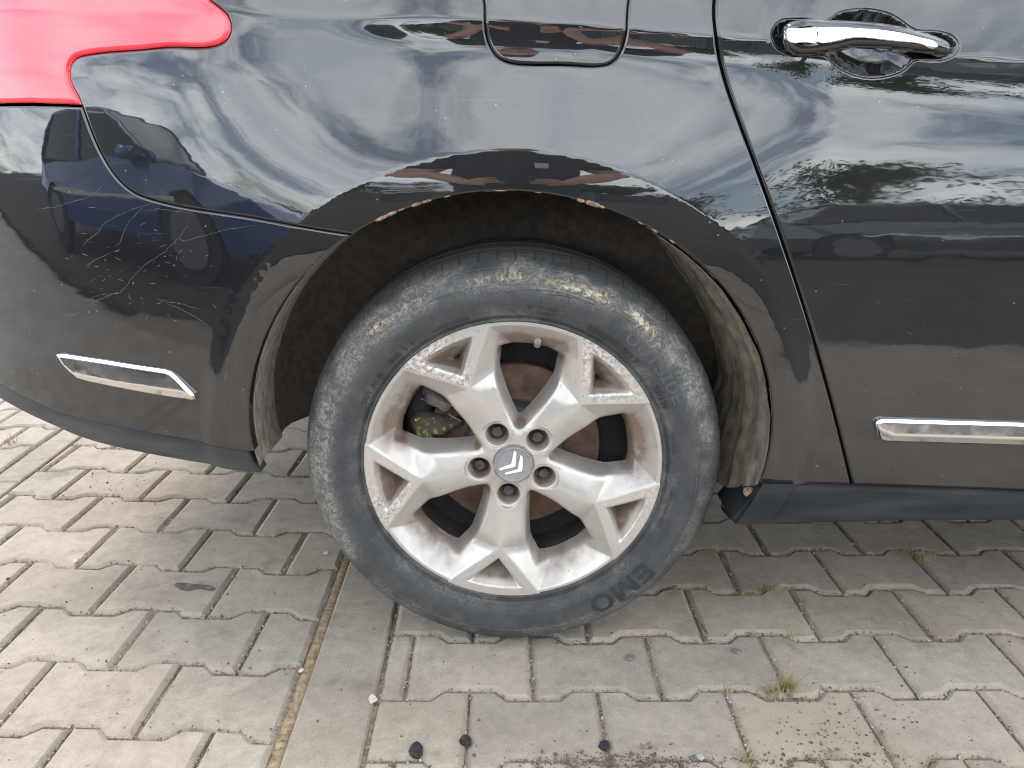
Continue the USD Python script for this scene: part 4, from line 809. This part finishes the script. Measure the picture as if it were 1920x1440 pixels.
tyre = mesh('tyre', (Vt_.reshape(-1, 3), Ft_), M_TYRE, wheel, smooth=45 if False else True, attrs={'dust': dustA.ravel(), 'mud': mudA.ravel()})
tH = lambda r: np.interp(r, tp[:30, 0], tp[:30, 1])
def arc_text(txt, h, r, deg0, depth=.0006, bold=False, flip=False, spread=1.0, name='lettering', m_=None):
    t = meshkit.text_mesh(txt, h, depth, bold); t = t.subdivide_to_size(.006) if h > .012 else t
    v = t.vertices; th = math.radians(deg0) + v[:, 0] * spread / r; q = r + v[:, 1]
    out = np.c_[q * np.sin(th), -(tH(q) + v[:, 2] - .0001), q * np.cos(th)]
    f = t.faces.copy(); c = np.cross(out[f[:, 1]] - out[f[:, 0]], out[f[:, 2]] - out[f[:, 0]]); 
    return mesh(name, (out, f[:, ::-1]), m_ or M_LETTER, tyre)
arc_text('225/55ZR17', .0098, .2475, 25, .0015, spread=1.12, bold=True); arc_text('101W', .0098, .2475, 56.5, .0015, spread=1.08, bold=True)
arc_text('DOT JELN', .0075, .2475, -65, .0011, spread=1.1); arc_text('R22  1  6', .0065, .249, -47, .0011, spread=1.25)
arc_text('RADIAL TUBELESS', .0048, .2475, -29, .0005); arc_text('E4', .0052, .2585, 4.2, .0005); arc_text('0215634', .0048, .2585, 7.6, .0004); arc_text('S2WR2', .0042, .2495, 7.8, .0004)
arc_text('SAFETY WARNING', .0042, .250, 98, .0005, spread=1.3); arc_text('MADE IN', .004, .2475, 76, .0004, spread=1.4)
M_SHADE = plain('tyre_dark_letter', (0.013, 0.014, 0.0155), 0.4)
arc_text('OUTSIDE', .0165, .2655, 37, .0007, spread=1.30, bold=True, m_=plain('tyre_pale_letter', (0.05, 0.05, 0.05), 0.6))
arc_text('EMO', .030, .2655, 127, .0008, spread=1.25, bold=True, m_=M_SHADE)
ring_ = revolve([(.0036, 0), (.0040, .0005), (.0044, 0)], 24); v = ring_[0].reshape(-1, 3); th = math.radians(4.9); v = v + [.2610 * math.sin(th), -float(tH(.261)), .2610 * math.cos(th)]; mesh('lettering', (v, ring_[1]), M_LETTER, tyre)
for (ra, d0, d1) in ((.284, 2, 24), (.2815, 10, 22), (.287, 86, 122), (.283, 92, 118)):
    th = np.radians(np.linspace(d0, d1, 40)); q = ra + .004 * np.sin(np.linspace(0, 2.5, 40)); mesh('sidewall_rib', tube(np.c_[q * np.sin(th), -tH(q), q * np.cos(th)], .0005, 5), M_LETTER, tyre)
# brake disc, hub, caliper
def wloc(v): return np.asarray(v) + WHEEL
Vd, Fd = revolve([(.001, -.055), (.060, -.056), (.078, -.058), (.0805, -.066), (.081, -.084), (.086, -.085)], 120); mesh('hub', (wloc(Vd.reshape(-1, 3)), Fd), M_HAT, car, smooth=35)
Vd, Fd = revolve([(.084, -.0845), (.142, -.0845), (.1435, -.086), (.1435, -.106), (.08, -.107)], 160); mesh('brake_disc', (wloc(Vd.reshape(-1, 3)), Fd), M_DISC, car, smooth=35)
Vd, Fd = revolve([(.08, -.112), (.19, -.118), (.20, -.20)], 60); mesh('backing_plate', (wloc(Vd.reshape(-1, 3)), Fd), M_DARK, car, smooth=35)
def lump(parts, mat_, name, parent=car, n=0.004):
    m_ = manifold3d.Manifold.batch_boolean(parts, manifold3d.OpType.Add).refine_to_length(n); t = man2tri(m_); t.merge_vertices(); trimesh.smoothing.filter_taubin(t, iterations=12)
    v = t.vertices + .0022 * (meshkit.fbm(t.vertices * 90, 3)[:, None] - .5) * t.vertex_normals * 2; return mesh(name, (wloc(v), t.faces), mat_, parent, smooth=True)
cal = lump([capsule((-.150, .078, .045), (-.120, .075, .040), .020, .018, 16), capsule((-.150, .078, .045), (-.145, .078, .022), .02, .017, 16), capsule((-.122, .076, .040), (-.092, .078, .046), .015, .009, 16)], M_YELLOW, 'brake_caliper')
lump([capsule((-.132, .082, .088), (-.112, .078, .078), .015, .014, 16), capsule((-.138, .088, .095), (-.155, .095, .10), .012, .012, 12)], M_BRACKET, 'caliper_bracket')
lump([capsule((-.155, .10, .11), (-.16, .11, -.02), .022, .026, 14)], M_DARK, 'caliper_carrier')
for pts in ([(-.118, .062, .092), (-.108, .06, .083), (-.098, .062, .078), (-.092, .066, .07)], [(-.105, .062, .064), (-.094, .06, .058), (-.085, .062, .052)], [(-.142, .066, .086), (-.15, .07, .088)]):
    mesh('brake_clip', tube(wloc(np.array(pts)), .0013, 6), M_BRACKET, car)
lump([ball((-.158, .066, .052), .0042, 12)], plain('yellow_dot', (.5, .42, .02), .6), 'caliper_plug', n=.002)
# the other wheels are the same
for loc, rz in (((2.815, 1.132, .332), 0), ((0.0, 2 * CY - 1.132, .332), math.pi), ((2.815, 2 * CY - 1.132, .332), math.pi)):
    x = UsdGeom.Xform.Define(stage, fresh('/World/car', 'wheel')); x.GetPrim().GetReferences().AddInternalReference('/World/car/wheel'); x.ClearXformOpOrder()
    x.GetPrim().GetAttribute('xformOp:translate').Set(Gf.Vec3d(*[float(q) for q in np.array(loc) - CARO])) if x.GetPrim().GetAttribute('xformOp:translate') else None
    ops = [o for o in UsdGeom.Xformable(x).GetOrderedXformOps()]
    x.SetXformOpOrder([UsdGeom.XformOp(x.GetPrim().GetAttribute('xformOp:translate')), x.AddRotateZOp()]); x.GetPrim().GetAttribute('xformOp:rotateZ').Set(math.degrees(rz)); x.GetPrim().SetInstanceable(True)

# ------------------------------------------------------------------ small things on the pavement
def stone(name, px, py, r, col, label, cat='stone', flat=.6, seed=0, rough=.8, sharp=False, kind=None):
    p = on_ground(px, py); s = trimesh.creation.icosphere(1 if sharp else 3, 1.0); v = s.vertices.copy()
    v *= (1 + (.9 if sharp else .45) * (meshkit.fbm(v * (1.6 if sharp else 1.4) + seed * 7.7, 3)[:, None] - .5)); v *= np.array([1, .8, flat]) * r; a = seed * 1.3
    v[:, :2] = v[:, :2] @ np.array([[math.cos(a), -math.sin(a)], [math.sin(a), math.cos(a)]])
    v[:, 2] += .42 * flat * r + (0.0005 if r > .003 else -.001)
    x = xform(name, p, label=label, cat=cat)
    mesh('body', (v, s.faces), col, x, smooth=False if sharp else True)
M_PEB = textured('pebble_pale', (.38, .31, .25), (.55, .48, .40), 120, rough=.8)
M_PEBG = textured('pebble_grey', (.20, .20, .20), (.34, .34, .34), 120, rough=.8)
M_TAR = textured('tar_black', (.012, .012, .013), (.045, .043, .043), 200, rough=.8, specular_ior_level=.25, bump=.002)
M_CHIP = textured('slate_chip', (.10, .095, .085), (.17, .16, .145), 120, rough=.8)
stone('pebble', 699, 1313, .0085, M_PEB, 'angular pinkish white pebble lying on the joint beside the plain slab', seed=1, sharp=True)
stone('pebble', 612, 1038, .0055, M_PEB, 'small pale pebble lying just left of the tyre', seed=2)
stone('pebble', 1313, 1421, .0065, M_PEBG, 'smooth grey pebble at the bottom edge, right of the tar lumps', seed=3)
stone('pebble', 565, 1258, .0045, M_PEB, 'tiny whitish pebble bedded in the ochre sand joint', seed=4)
stone('bead', 873, 1392, .0085, M_TAR, 'round black bead of tar on a paver joint', cat='tar bead', flat=.9, seed=5)
stone('tar_lump', 781, 1412, .0125, M_TAR, 'ragged black lump of tar near the bottom edge', cat='tar lump', flat=.7, seed=6, sharp=True)
stone('tar_lump', 1133, 1400, .0085, M_TAR, 'small dark lump of dirt in the joint below the tyre', cat='dirt lump', flat=.6, seed=7, sharp=True)
stone('stone_chip', 1382, 1222, .0085, M_CHIP, 'grey squarish stone chip flat on a paver', cat='stone chip', flat=.35, seed=8, sharp=True)
stone('stone_chip', 1181, 1234, .0095, M_CHIP, 'dark triangular stone chip lying on a paver below the tyre', cat='stone chip', flat=.18, seed=9, sharp=True)
stone('stone_chip', 142, 1052, .006, M_PEB, 'pale chip wedged in a left hand paver joint', cat='stone chip', flat=.5, seed=10, sharp=True)
M_GRASS = mat('dry_grass', {'oi': ('object_info', {}), 'co': ('texture_coordinate', {}), 'n': ('noise_texture', {'scale': 60, 'detail': 2}),
    'r': ('rgb_ramp', {'ramp': [(0, (.10, .105, .03)), (.42, (.19, .17, .06)), (.6, (.36, .29, .15)), (1, (.46, .38, .22))]}), 'p': ('principled_bsdf', {'roughness': .7})},
    [('co.object', 'n.vector'), ('n.fac', 'r.fac'), ('r.color', 'p.base_color')])
M_TWIG = textured('twig_brown', (.035, .024, .017), (.12, .085, .06), 150, rough=.9)
def tuft(px, py, nb, h, spread, label, ll=0.0, ang=0.0, lean=.6, seed=0, stalks=0):
    g = np.random.default_rng(100 + seed); p = on_ground(px, py); x = xform('grass_tuft', p, label=label, cat='grass tuft'); bl = []
    def blade(base, az, hh, w, le):
        t = np.linspace(0, 1, 6); out = le * hh * t ** 1.6; pts = np.c_[base[0] + np.cos(az) * out, base[1] + np.sin(az) * out, -.006 + (hh + .006) * t * (1 - .3 * le * t)]
        pts[:, :2] += g.normal(0, .0006, (6, 2)).cumsum(0); return tube(pts, w * (1 - .85 * t), 4, caps=False)
    for k in range(nb):
        l = g.uniform(-ll, ll); bl.append(blade((math.cos(ang) * l + g.normal(0, spread), math.sin(ang) * l + g.normal(0, spread)), g.uniform(0, 6.28), 1.35 * h * g.uniform(.3, 1.1), .00075 * g.uniform(.6, 1.3), lean * g.uniform(.3, 1.7)))
    mesh('blades', cat_m(*bl), M_GRASS, x, smooth=True)
    for k in range(stalks): mesh('stalk', blade((g.normal(0, spread * 1.5), g.normal(0, spread)), g.uniform(0, 6.28), h * g.uniform(2.0, 3.4), .0007, .35), M_GRASS, x, smooth=True)
tuft(1725, 1048, 90, .022, .005, 'greenish grass tuft in a joint below the sill, far right', ll=.030, ang=-.9, seed=1)
tuft(1440, 1106, 90, .017, .004, 'dense yellowish dry grass tuft in a zigzag joint right of the tyre', ll=.022, ang=.1, seed=2, lean=.9)
tuft(1395, 1112, 50, .009, .003, 'sparse straw in the joint just right of the tyre foot', ll=.03, ang=0., seed=3, lean=1.4)
tuft(1358, 1048, 40, .017, .003, 'thin green weed climbing along a joint right of the tyre', ll=.04, ang=-1.2, seed=4, lean=.9)
tuft(1390, 1025, 10, .03, .003, 'few upright straw blades under the sill end', seed=5, lean=.4)
tuft(1480, 1290, 60, .026, .006, 'dry grass tuft with tall stalks beside the dirty paver patch', ll=.01, seed=6, stalks=4)
tuft(1448, 1300, 35, .022, .006, 'straw coloured grass left of the dirty paver patch', seed=7, stalks=3, lean=.7)
tuft(1502, 1130, 26, .010, .003, 'small pale weed at a joint corner between two grass tufts', seed=8, lean=1.2)
tuft(1480, 1195, 6, .03, .004, 'single thin dry blades standing in a long joint', seed=9, stalks=2)
tuft(1405, 1430, 30, .02, .006, 'dry straw at the very bottom edge of the pavement', seed=10, lean=1.2)
tuft(22, 832, 26, .028, .008, 'small green weed on the sunny pavement left of the bumper', seed=11, lean=.5)
tuft(1360, 1298, 6, .02, .004, 'two dry stalks leaning in the zigzag joint', seed=12, stalks=2)
def twig(pxs, r, label, seed):
    c = on_ground(*pxs[0]); x = xform('twig', c, label=label, cat='twig'); g = np.random.default_rng(seed)
    main = np.array([on_ground(*p) - c + [0, 0, .003] for p in pxs]); mm = np.c_[np.interp(np.linspace(0, 1, 14), np.linspace(0, 1, len(main)), main[:, 0]), np.interp(np.linspace(0, 1, 14), np.linspace(0, 1, len(main)), main[:, 1]), .003 + .002 * g.random(14)]
    mesh('stem', tube(mm, np.linspace(r, r * .5, 14), 6), M_TWIG, x, smooth=True)
    for k in (3, 6, 8, 10): e = mm[k] + np.r_[g.normal(0, .010, 2), .004]; mesh('side_shoot', tube([mm[k], (mm[k] + e) / 2 + [0, 0, .001], e], [r * .6, r * .5, r * .25], 5), M_TWIG, x, smooth=True)
twig([(1303, 1162), (1312, 1172), (1322, 1186), (1326, 1192)], .0016, 'small dark forked twig lying in the joint below the sill end', 1)
twig([(1268, 1102), (1250, 1108), (1238, 1114)], .0018, 'curled dark twig at the joint right behind the tyre foot', 2)
M_LEAF = textured('dead_leaf', (.15, .085, .055), (.30, .20, .14), 90, rough=.8)
def leaf(px, py, r, label, seed):
    p = on_ground(px, py, .003); g = np.random.default_rng(seed); a = np.linspace(0, 2 * np.pi, 14)[:-1]; rr = r * (1 + .35 * np.sin(2 * a + seed) + .15 * g.normal(size=13))
    V = np.c_[rr * np.cos(a), rr * np.sin(a) * .7, .0025 + .004 * np.sin(a * 2 + seed) * r / .008]; V = np.vstack([V, [0, 0, .001]]); x = xform('dead_leaf', p, label=label, cat='leaf')
    mesh('blade', (V, [[13, k, (k + 1) % 13] for k in range(13)]), M_LEAF, x, smooth=True)
leaf(1210, 1399, .0065, 'curled reddish dead leaf fragment on a bottom paver', 1); leaf(1563, 1410, .0075, 'brown dead leaf fragment in the dirt at the bottom right', 2); leaf(1208, 1427, .0045, 'small reddish scrap beside the bottom grit', 3)
M_GRITD = textured('grit_dark', (.05, .038, .028), (.16, .125, .09), 60, rough=.95)
# loose grit in the joints and on the dirty paver
def grit(name, P, sz, m_, seed, label=None):
    g = np.random.default_rng(seed); base = trimesh.creation.icosphere(0, 1.0); V = []; Fc = []
    for k, (p, s) in enumerate(zip(P, sz)):
        v = base.vertices * s * g.uniform(.6, 1.3, 3); a = g.uniform(0, 6.28); v = v @ np.array([[math.cos(a), -math.sin(a), 0], [math.sin(a), math.cos(a), 0], [0, 0, 1]]) + g.normal(0, s * .15, v.shape); V.append(v + p + [0, 0, s * .5]); Fc.append(base.faces + 12 * k)
    mesh(name, (np.vstack(V), np.vstack(Fc)), m_, kind='stuff', label=label, cat='grit')
g = np.random.default_rng(55); JP = []
for (_, V, Fc) in seen:
    nrm = len(V) // 4; o = V[:nrm, :2]; L_ = np.linalg.norm(np.roll(o, -1, 0) - o, axis=1); n_ = int(L_.sum() / .0042 * g.uniform(.2, 1.0))
    for e, t in zip(g.choice(nrm, n_, p=L_ / L_.sum()), g.random(n_)): JP.append(np.r_[o[e] + (o[(e + 1) % nrm] - o[e]) * t + g.normal(0, .0022, 2), -.0055 + .003 * g.random()])
JP = np.array(JP); k = g.random(len(JP)) < .25
grit('joint_grit', JP[~k], g.uniform(.0007, .0021, (~k).sum()), M_GRIT[0], 1, 'fine brown grit and crumbs lying in the paver joints'); grit('pale_joint_grit', JP[k], g.uniform(.0006, .0019, k.sum()), M_GRIT[1], 2, 'pale sand grains scattered among the paver joints')
DP = [on_ground(g.normal(1560, 85), g.normal(1365, 38)) for _ in range(190)] + [on_ground(g.normal(1160, 90), g.normal(1428, 9)) for _ in range(500)] + [on_ground(g.uniform(0, 1920), g.uniform(1000, 1440)) for _ in range(330)] + [on_ground(g.normal(210, 70), g.normal(905, 20)) for _ in range(140)] + [on_ground(g.normal(1520, 160), g.normal(1425, 8)) for _ in range(260)]
grit('dirt_crumbs', np.array(DP), g.gamma(2.0, .00038, len(DP)) + .0003, M_GRITD, 3, 'dark dirt crumbs scattered over the paver faces')
M_STAIN = textured('oil_stain', (.06, .053, .045), (.17, .15, .13), 60, rough=.95, specular_ior_level=.1)
st_ = [(325, 1097), (333, 1092), (352, 1093), (375, 1096), (395, 1097), (405, 1103), (398, 1108), (385, 1104), (370, 1104), (352, 1108), (338, 1106)]
sp = np.array([on_ground(*p, .0016) for p in st_]); mesh('smear', (np.vstack([sp, sp.mean(0)]), [[11, k, (k + 1) % 11] for k in range(11)]), M_STAIN, label='dark dry smear on a left hand paver', cat='stain')

# ------------------------------------------------------------------ what stands behind the camera and shows in the paint
M_SHIRT = textured('navy_shirt', (.008, .010, .018), (.014, .016, .028), 8, rough=.9, bump=.002, bscale=60)
M_SKIN = plain('skin', (.46, .25, .17), .55, subsurface_weight=.15, subsurface_radius=(1, .3, .15), subsurface_scale=.01)
M_JEANS = textured('dark_jeans', (.02, .026, .045), (.035, .042, .065), 30, rough=.9, bump=.001)
M_HAIR = plain('dark_hair', (.03, .022, .016), .6); M_SHOE = plain('black_shoe', (.015, .015, .015), .5); M_PRINT = plain('white_print', (.6, .6, .58), .8)
person = xform('person', (0, -.42, 0), label='person in a navy t-shirt holding a phone, mirrored in the arch', cat='person')
def body(chains, n_=.012, it=14, extra=()):
    ms = []
    for ch in chains:
        for (a, ra), (b, rb) in zip(ch[:-1], ch[1:]): ms.append(capsule(a, b, ra, rb, 20))
    ms += list(extra); t = man2tri(manifold3d.Manifold.batch_boolean(ms, manifold3d.OpType.Add).refine_to_length(n_)); t.merge_vertices(); trimesh.smoothing.filter_taubin(t, iterations=it); return t
def hand(side, wrist):
    w = np.array(wrist); ch = []; fx = -side
    palm_end = w + np.array([fx * .045, .055, -.005])
    ch.append([(w, .026), (w + np.array([fx * .012, .035, 0]), .023)])
    for q, L_ in zip((-.030, -.010, .010, .029), (.062, .072, .068, .052)):
        k0 = w + np.array([fx * .03, .075, q]); k1 = k0 + np.array([fx * .014, .026, -.003]) * (L_ / .07); k2 = k1 + np.array([fx * .024, .006, 0]) * (L_ / .07); k3 = k2 + np.array([fx * .018, -.008, 0]) * (L_ / .07)
        ch += [[(w + np.array([fx * .012, .035, q * .6]), .0135), (k0, .0105), (k1, .0092), (k2, .0086), (k3, .0078)]]
    ch.append([(w + np.array([fx * .005, .03, .022]), .014), (w + np.array([fx * .028, .04, .048]), .0115), (w + np.array([fx * .05, .05, .056]), .0098), (w + np.array([fx * .068, .056, .056]), .0085)])
    return ch
SH = {s: np.array([s * .195, -.03, 1.42]) for s in (-1, 1)}; EL = {s: np.array([s * .285, -.02, 1.12]) for s in (-1, 1)}; WR = {s: np.array([s * .125, .285, .90]) for s in (-1, 1)}
arms = []
for s in (-1, 1): arms += [[(SH[s], .052), (EL[s], .041)], [(EL[s], .042), (EL[s] * .6 + WR[s] * .4, .040), (WR[s], .027)]] + hand(s, WR[s])
head = [ball((0, .045, 1.64), .083, 28), ball((0, .02, 1.665), .094, 28), ball((0, .075, 1.575), .052, 24), capsule((0, .125, 1.635), (0, .142, 1.612), .010, .014, 14), capsule((-.022, .118, 1.578), (.022, .118, 1.578), .009, .009, 12), capsule((-.08, .025, 1.65), (-.086, .02, 1.62), .014, .010, 12), capsule((.08, .025, 1.65), (.086, .02, 1.62), .014, .010, 12), capsule((-.04, .112, 1.665), (.04, .112, 1.665), .012, .012, 12)]
skin = body([[((0, 0, 1.60), .055), ((0, -.03, 1.46), .062), ((0, -.04, 1.30), .10)], [((-.16, -.04, 1.42), .055), ((.16, -.04, 1.42), .055)], [((0, -.04, 1.36), .10), ((0, -.03, .98), .10)]] + arms + [[((s * .09, -.03, .95), .08), ((s * .11, -.01, .5), .055), ((s * .11, -.04, .10), .04)] for s in (-1, 1)], .006, 10, head)
pb = mesh('body', skin, M_SKIN, person, smooth=True)
shirt = body([[((-.15, -.035, 1.43), .070), ((.15, -.035, 1.43), .070)], [((0, -.035, 1.40), .125), ((0, -.03, 1.05), .135), ((0, -.03, .92), .14)], [((-.09, -.03, 1.36), .125), ((-.075, -.03, .93), .125)], [((.09, -.03, 1.36), .125), ((.075, -.03, .93), .125)]] + [[(SH[s], .070), (SH[s] * .42 + EL[s] * .58, .066)] for s in (-1, 1)], .014, 12)
mesh('t_shirt', shirt, M_SHIRT, person, smooth=True)
mesh('shirt_print', rbox((.03, .094, 1.14), (.105, .112, 1.25), .004).to_mesh() and man2tri(rbox((.05, .092, 1.15), (.10, .106, 1.24), .004)), M_PRINT, person, smooth=40)
mesh('trousers', body([[((-.07, -.03, .96), .12), ((.07, -.03, .96), .12)]] + [[((s * .09, -.03, .93), .10), ((s * .11, -.005, .50), .068), ((s * .115, -.035, .09), .058)] for s in (-1, 1)], .015, 10), M_JEANS, person, smooth=True)
for s in (-1, 1): mesh('shoe', body([[((s * .115, -.06, .05), .045), ((s * .12, .05, .045), .042), ((s * .125, .15, .035), .032)]], .01, 6), M_SHOE, person, smooth=True)
mesh('hair', body([[((0, .0, 1.70), .092), ((0, -.03, 1.66), .088), ((0, -.045, 1.60), .06)], [((-.04, .055, 1.735), .04), ((.04, .055, 1.735), .04)]], .01, 6), M_HAIR, person, smooth=True)
for s in (-1, 1): mesh('eye', trimesh.Trimesh(*(lambda b: (b.vertices * .011 + [s * .032, .122, 1.645], b.faces))(trimesh.creation.icosphere(2))), M_PRINT, pb, smooth=True)
phone = xform('phone', (-.003, -.014, .8485), label='black phone held in both hands of the mirrored person', cat='phone')
mesh('case', man2tri(rbox((-.080, -.0045, -.037), (.080, .0035, .037), .0035)), plain('phone_black', (.01, .01, .011), .2), phone, smooth=40)
mesh('screen', box(.15, .0006, .068, (0, -.0050, 0)), M_GLASS, phone)

M_HUBCAP = plain('hubcap_grey', (.12, .12, .12), .5, .3)
def parked_car(name, loc, rz, mt, label, flip=1):
    c = xform(name, loc, rz, label=label, cat='car', group=None)
    prof = [(-2.15, .35), (-2.2, .62), (-2.12, .92), (-1.9, .98), (.75, .95), (1.55, .86), (2.05, .74), (2.2, .55), (2.18, .33), (1.75, .26), (-1.75, .26)]
    pg = Polygon(prof).buffer(.05).buffer(-.05)
    for wx in (-1.3, 1.35): pg = pg.difference(Point(wx, .31).buffer(.345, 24))
    hw = .86
    b = manifold3d.Manifold.extrude(manifold3d.CrossSection([np.array(shapely.geometry.polygon.orient(pg).exterior.coords)[:-1]]), 1.0, 10).warp_batch(lambda q: np.c_[q[:, 0], (q[:, 2] - .5) * 2 * (hw - .10 * np.clip((q[:, 1] - .62) / .35, 0, 1) ** 1.5 - .05 * np.clip((.45 - q[:, 1]) / .2, 0, 1) - .22 * np.clip((np.abs(q[:, 0]) - 1.5) / .7, 0, 1) ** 2), q[:, 1]])
    t = man2tri(b); t.fix_normals(); mesh('body', t, mt, c, smooth=35)
    def cab(pts, wb, wt, r_): return man2tri(manifold3d.Manifold.batch_hull([ball((x, s * (wt if z > 1.2 else wb), z), r_, 8) for x, z in pts for s in (-1, 1)]))
    mesh('windows', cab([(-1.85, .95), (.95, .93), (.15, 1.40), (-1.35, 1.42)], .72, .56, .03), M_GLASS, c, smooth=35)
    mesh('roof', cab([(-1.40, 1.44), (.10, 1.43), (-.6, 1.47)], .5, .55, .035), mt, c, smooth=35)
    for s in (-1, 1):
        for x0, z0, x1, z1 in ((.98, .95, .12, 1.43), (-.45, .97, -.50, 1.44), (-1.80, .98, -1.38, 1.43)):
            mesh('pillar', tube([(x0, s * .755, z0), ((x0 + x1) / 2, s * .68, (z0 + z1) / 2), (x1, s * .585, z1)], .032, 8), mt, c, smooth=True)
        mesh('mirror', man2tri(rbox((.62, min(s * .80, s * 1.0), .93), (.78, max(s * .80, s * 1.0), 1.07), .04)), mt, c, smooth=40)
        mesh('headlight', man2tri(manifold3d.Manifold.batch_hull([ball(p, .03, 8) for p in ((2.05, s * .42, .68), (1.75, s * .72, .74), (2.1, s * .42, .60), (1.85, s * .72, .63))])), M_CHROME, c, smooth=40)
        mesh('side_trim', box(2.5, .02, .05, (0.0, s * .865, .58)), M_CHROME, c)
        for wx in (-1.3, 1.35):
            tw = trimesh.creation.cylinder(.31, .2, sections=40); tw.apply_transform(trimesh.transformations.rotation_matrix(math.pi / 2, [1, 0, 0])); tw.apply_translation((wx, s * .74, .31)); w_ = mesh('tyre', tw, M_RUBBER, c, smooth=40)
            tw = trimesh.creation.cylinder(.2, .02, sections=30); tw.apply_transform(trimesh.transformations.rotation_matrix(math.pi / 2, [1, 0, 0])); tw.apply_translation((wx, s * .845, .31)); mesh('hubcap', tw, M_HUBCAP, w_, smooth=40)
    mesh('number_plate', box(.02, .5, .11, (2.215, 0, .45)), M_PRINT, c)
    return c
parked_car('parked_car', (-3.55, -2.10, 0), -0.05, M_BLUE, 'dark blue car parked behind the viewer, mirrored in the left of the bumper')
parked_car('parked_car', (5.6, -6.2, 0), .1, paint('slate_paint', (.045, .055, .065), dust=.02, specks=False), 'dark slate car parked further off, mirrored in the rear door')
parked_car('parked_car', (11.5, -6.4, 0), .06, paint('green_paint', (.05, .11, .06), dust=.02, specks=False), 'green car parked beyond the slate one, mirrored in the rear door')
M_BARK = textured('bark', (.05, .04, .03), (.12, .095, .07), 12, rough=.95, bump=.01)
def leafmat(name, a, b): return mat(name, {'co': ('texture_coordinate', {}), 'n': ('noise_texture', {'scale': 1.3, 'detail': 3}), 'r': ('rgb_ramp', {'ramp': [(.3, a), (.7, b)]}), 'd': ('diffuse_bsdf', {}), 't': ('translucent_bsdf', {}), 'm': ('mix_closure', {'fac': .3})},
    [('co.object', 'n.vector'), ('n.fac', 'r.fac'), ('r.color', 'd.color'), ('r.color', 't.color'), ('d.BSDF', 'm.closure1'), ('t.BSDF', 'm.closure2')], 'm.closure')
M_LEAVES = [leafmat('leaves_a', (.03, .055, .02), (.07, .115, .035)), leafmat('leaves_b', (.035, .05, .024), (.085, .11, .045))]
def tree(loc, h, w, seed, label, mt, dens=3200):
    g = np.random.default_rng(seed); t = xform('tree', loc, label=label, cat='tree', group=None); br = []; tips = []
    trunk = np.array([[0, 0, -.1], [.05, .03, h * .25], [-.04, .05, h * .5], [.05, 0, h * .8]]); br.append(tube(trunk, [w * .05, w * .042, w * .03, w * .012], 9))
    for k in range(13):
        z = g.uniform(.22, .78) * h; a = g.uniform(0, 6.28); L_ = w * g.uniform(.28, .55) * (1.1 - .5 * z / h); e = np.array([math.cos(a) * L_, math.sin(a) * L_, z + L_ * g.uniform(.3, .9)]); b0 = np.array([0, 0, z]); m_ = (b0 + e) / 2 + g.normal(0, .08, 3) + [0, 0, .1]
        br.append(tube([b0, m_, e], [w * .018, w * .012, w * .005], 6)); tips += [(m_, .2 * w), (e, .24 * w)]
    tips.append((np.array([0, 0, h * .85]), .2 * w))
    mesh('trunk', cat_m(*br), M_BARK, t, smooth=True)
    V = []
    for k in range(dens):
        c, r = tips[g.integers(len(tips))]; d = g.normal(size=3); d *= r * g.random() ** .5 / np.linalg.norm(d); p = c + d * [1, 1, .75]; s = g.uniform(.07, .16)
        a_ = g.normal(size=3); a_ /= np.linalg.norm(a_); b_ = np.cross(a_, g.normal(size=3)); b_ /= np.linalg.norm(b_); V.append([p + a_ * s, p + b_ * s * .45, p - a_ * s, p - b_ * s * .45])
    V = np.array(V).reshape(-1, 3); k = np.arange(dens) * 4; mesh('crown', (V, np.vstack([np.c_[k, k + 1, k + 2], np.c_[k, k + 2, k + 3]])), mt, t)
TR = [(-3.2, -19, 3.4, 3.2), (2.2, -21, 3.4, 3.4), (6.5, -19, 5.4, 4.6), (11.5, -18, 6.0, 5.0), (17, -19, 5.6, 5.2), (23, -20, 6.5, 5.4), (30, -21, 5.4, 5.0)]
TL = ['narrow tree left of the photographer', 'low round tree right behind the photographer', 'dense tree behind the slate car', 'broad tree between slate and green car', 'spreading tree behind the green car', 'tallest tree beyond the green car', 'outermost tree at the end of the row']
for k, (x, y, h, w) in enumerate(TR): tree((x, y, 0), h, w, 300 + k, TL[k] + ', mirrored in the paint', M_LEAVES[k % 2])
fence = xform('fence', (0, -15.5, 0), label='low dark board fence behind the parked cars, mirrored in the door', cat='fence')
M_BOARD = [plain('fence_board_a', (.05, .055, .06), .8), plain('fence_board_b', (.11, .12, .12), .8), plain('fence_board_c', (.09, .11, .08), .8)]
for k in range(34): mesh('board', box(1.46, .05, 1.15, (-16 + 1.5 * k, 0, .6)), M_BOARD[int(rng.integers(3))], fence)
for k in range(35): mesh('post', box(.1, .1, 1.3, (-16.75 + 1.5 * k, .08, .65)), M_BOARD[1], fence)
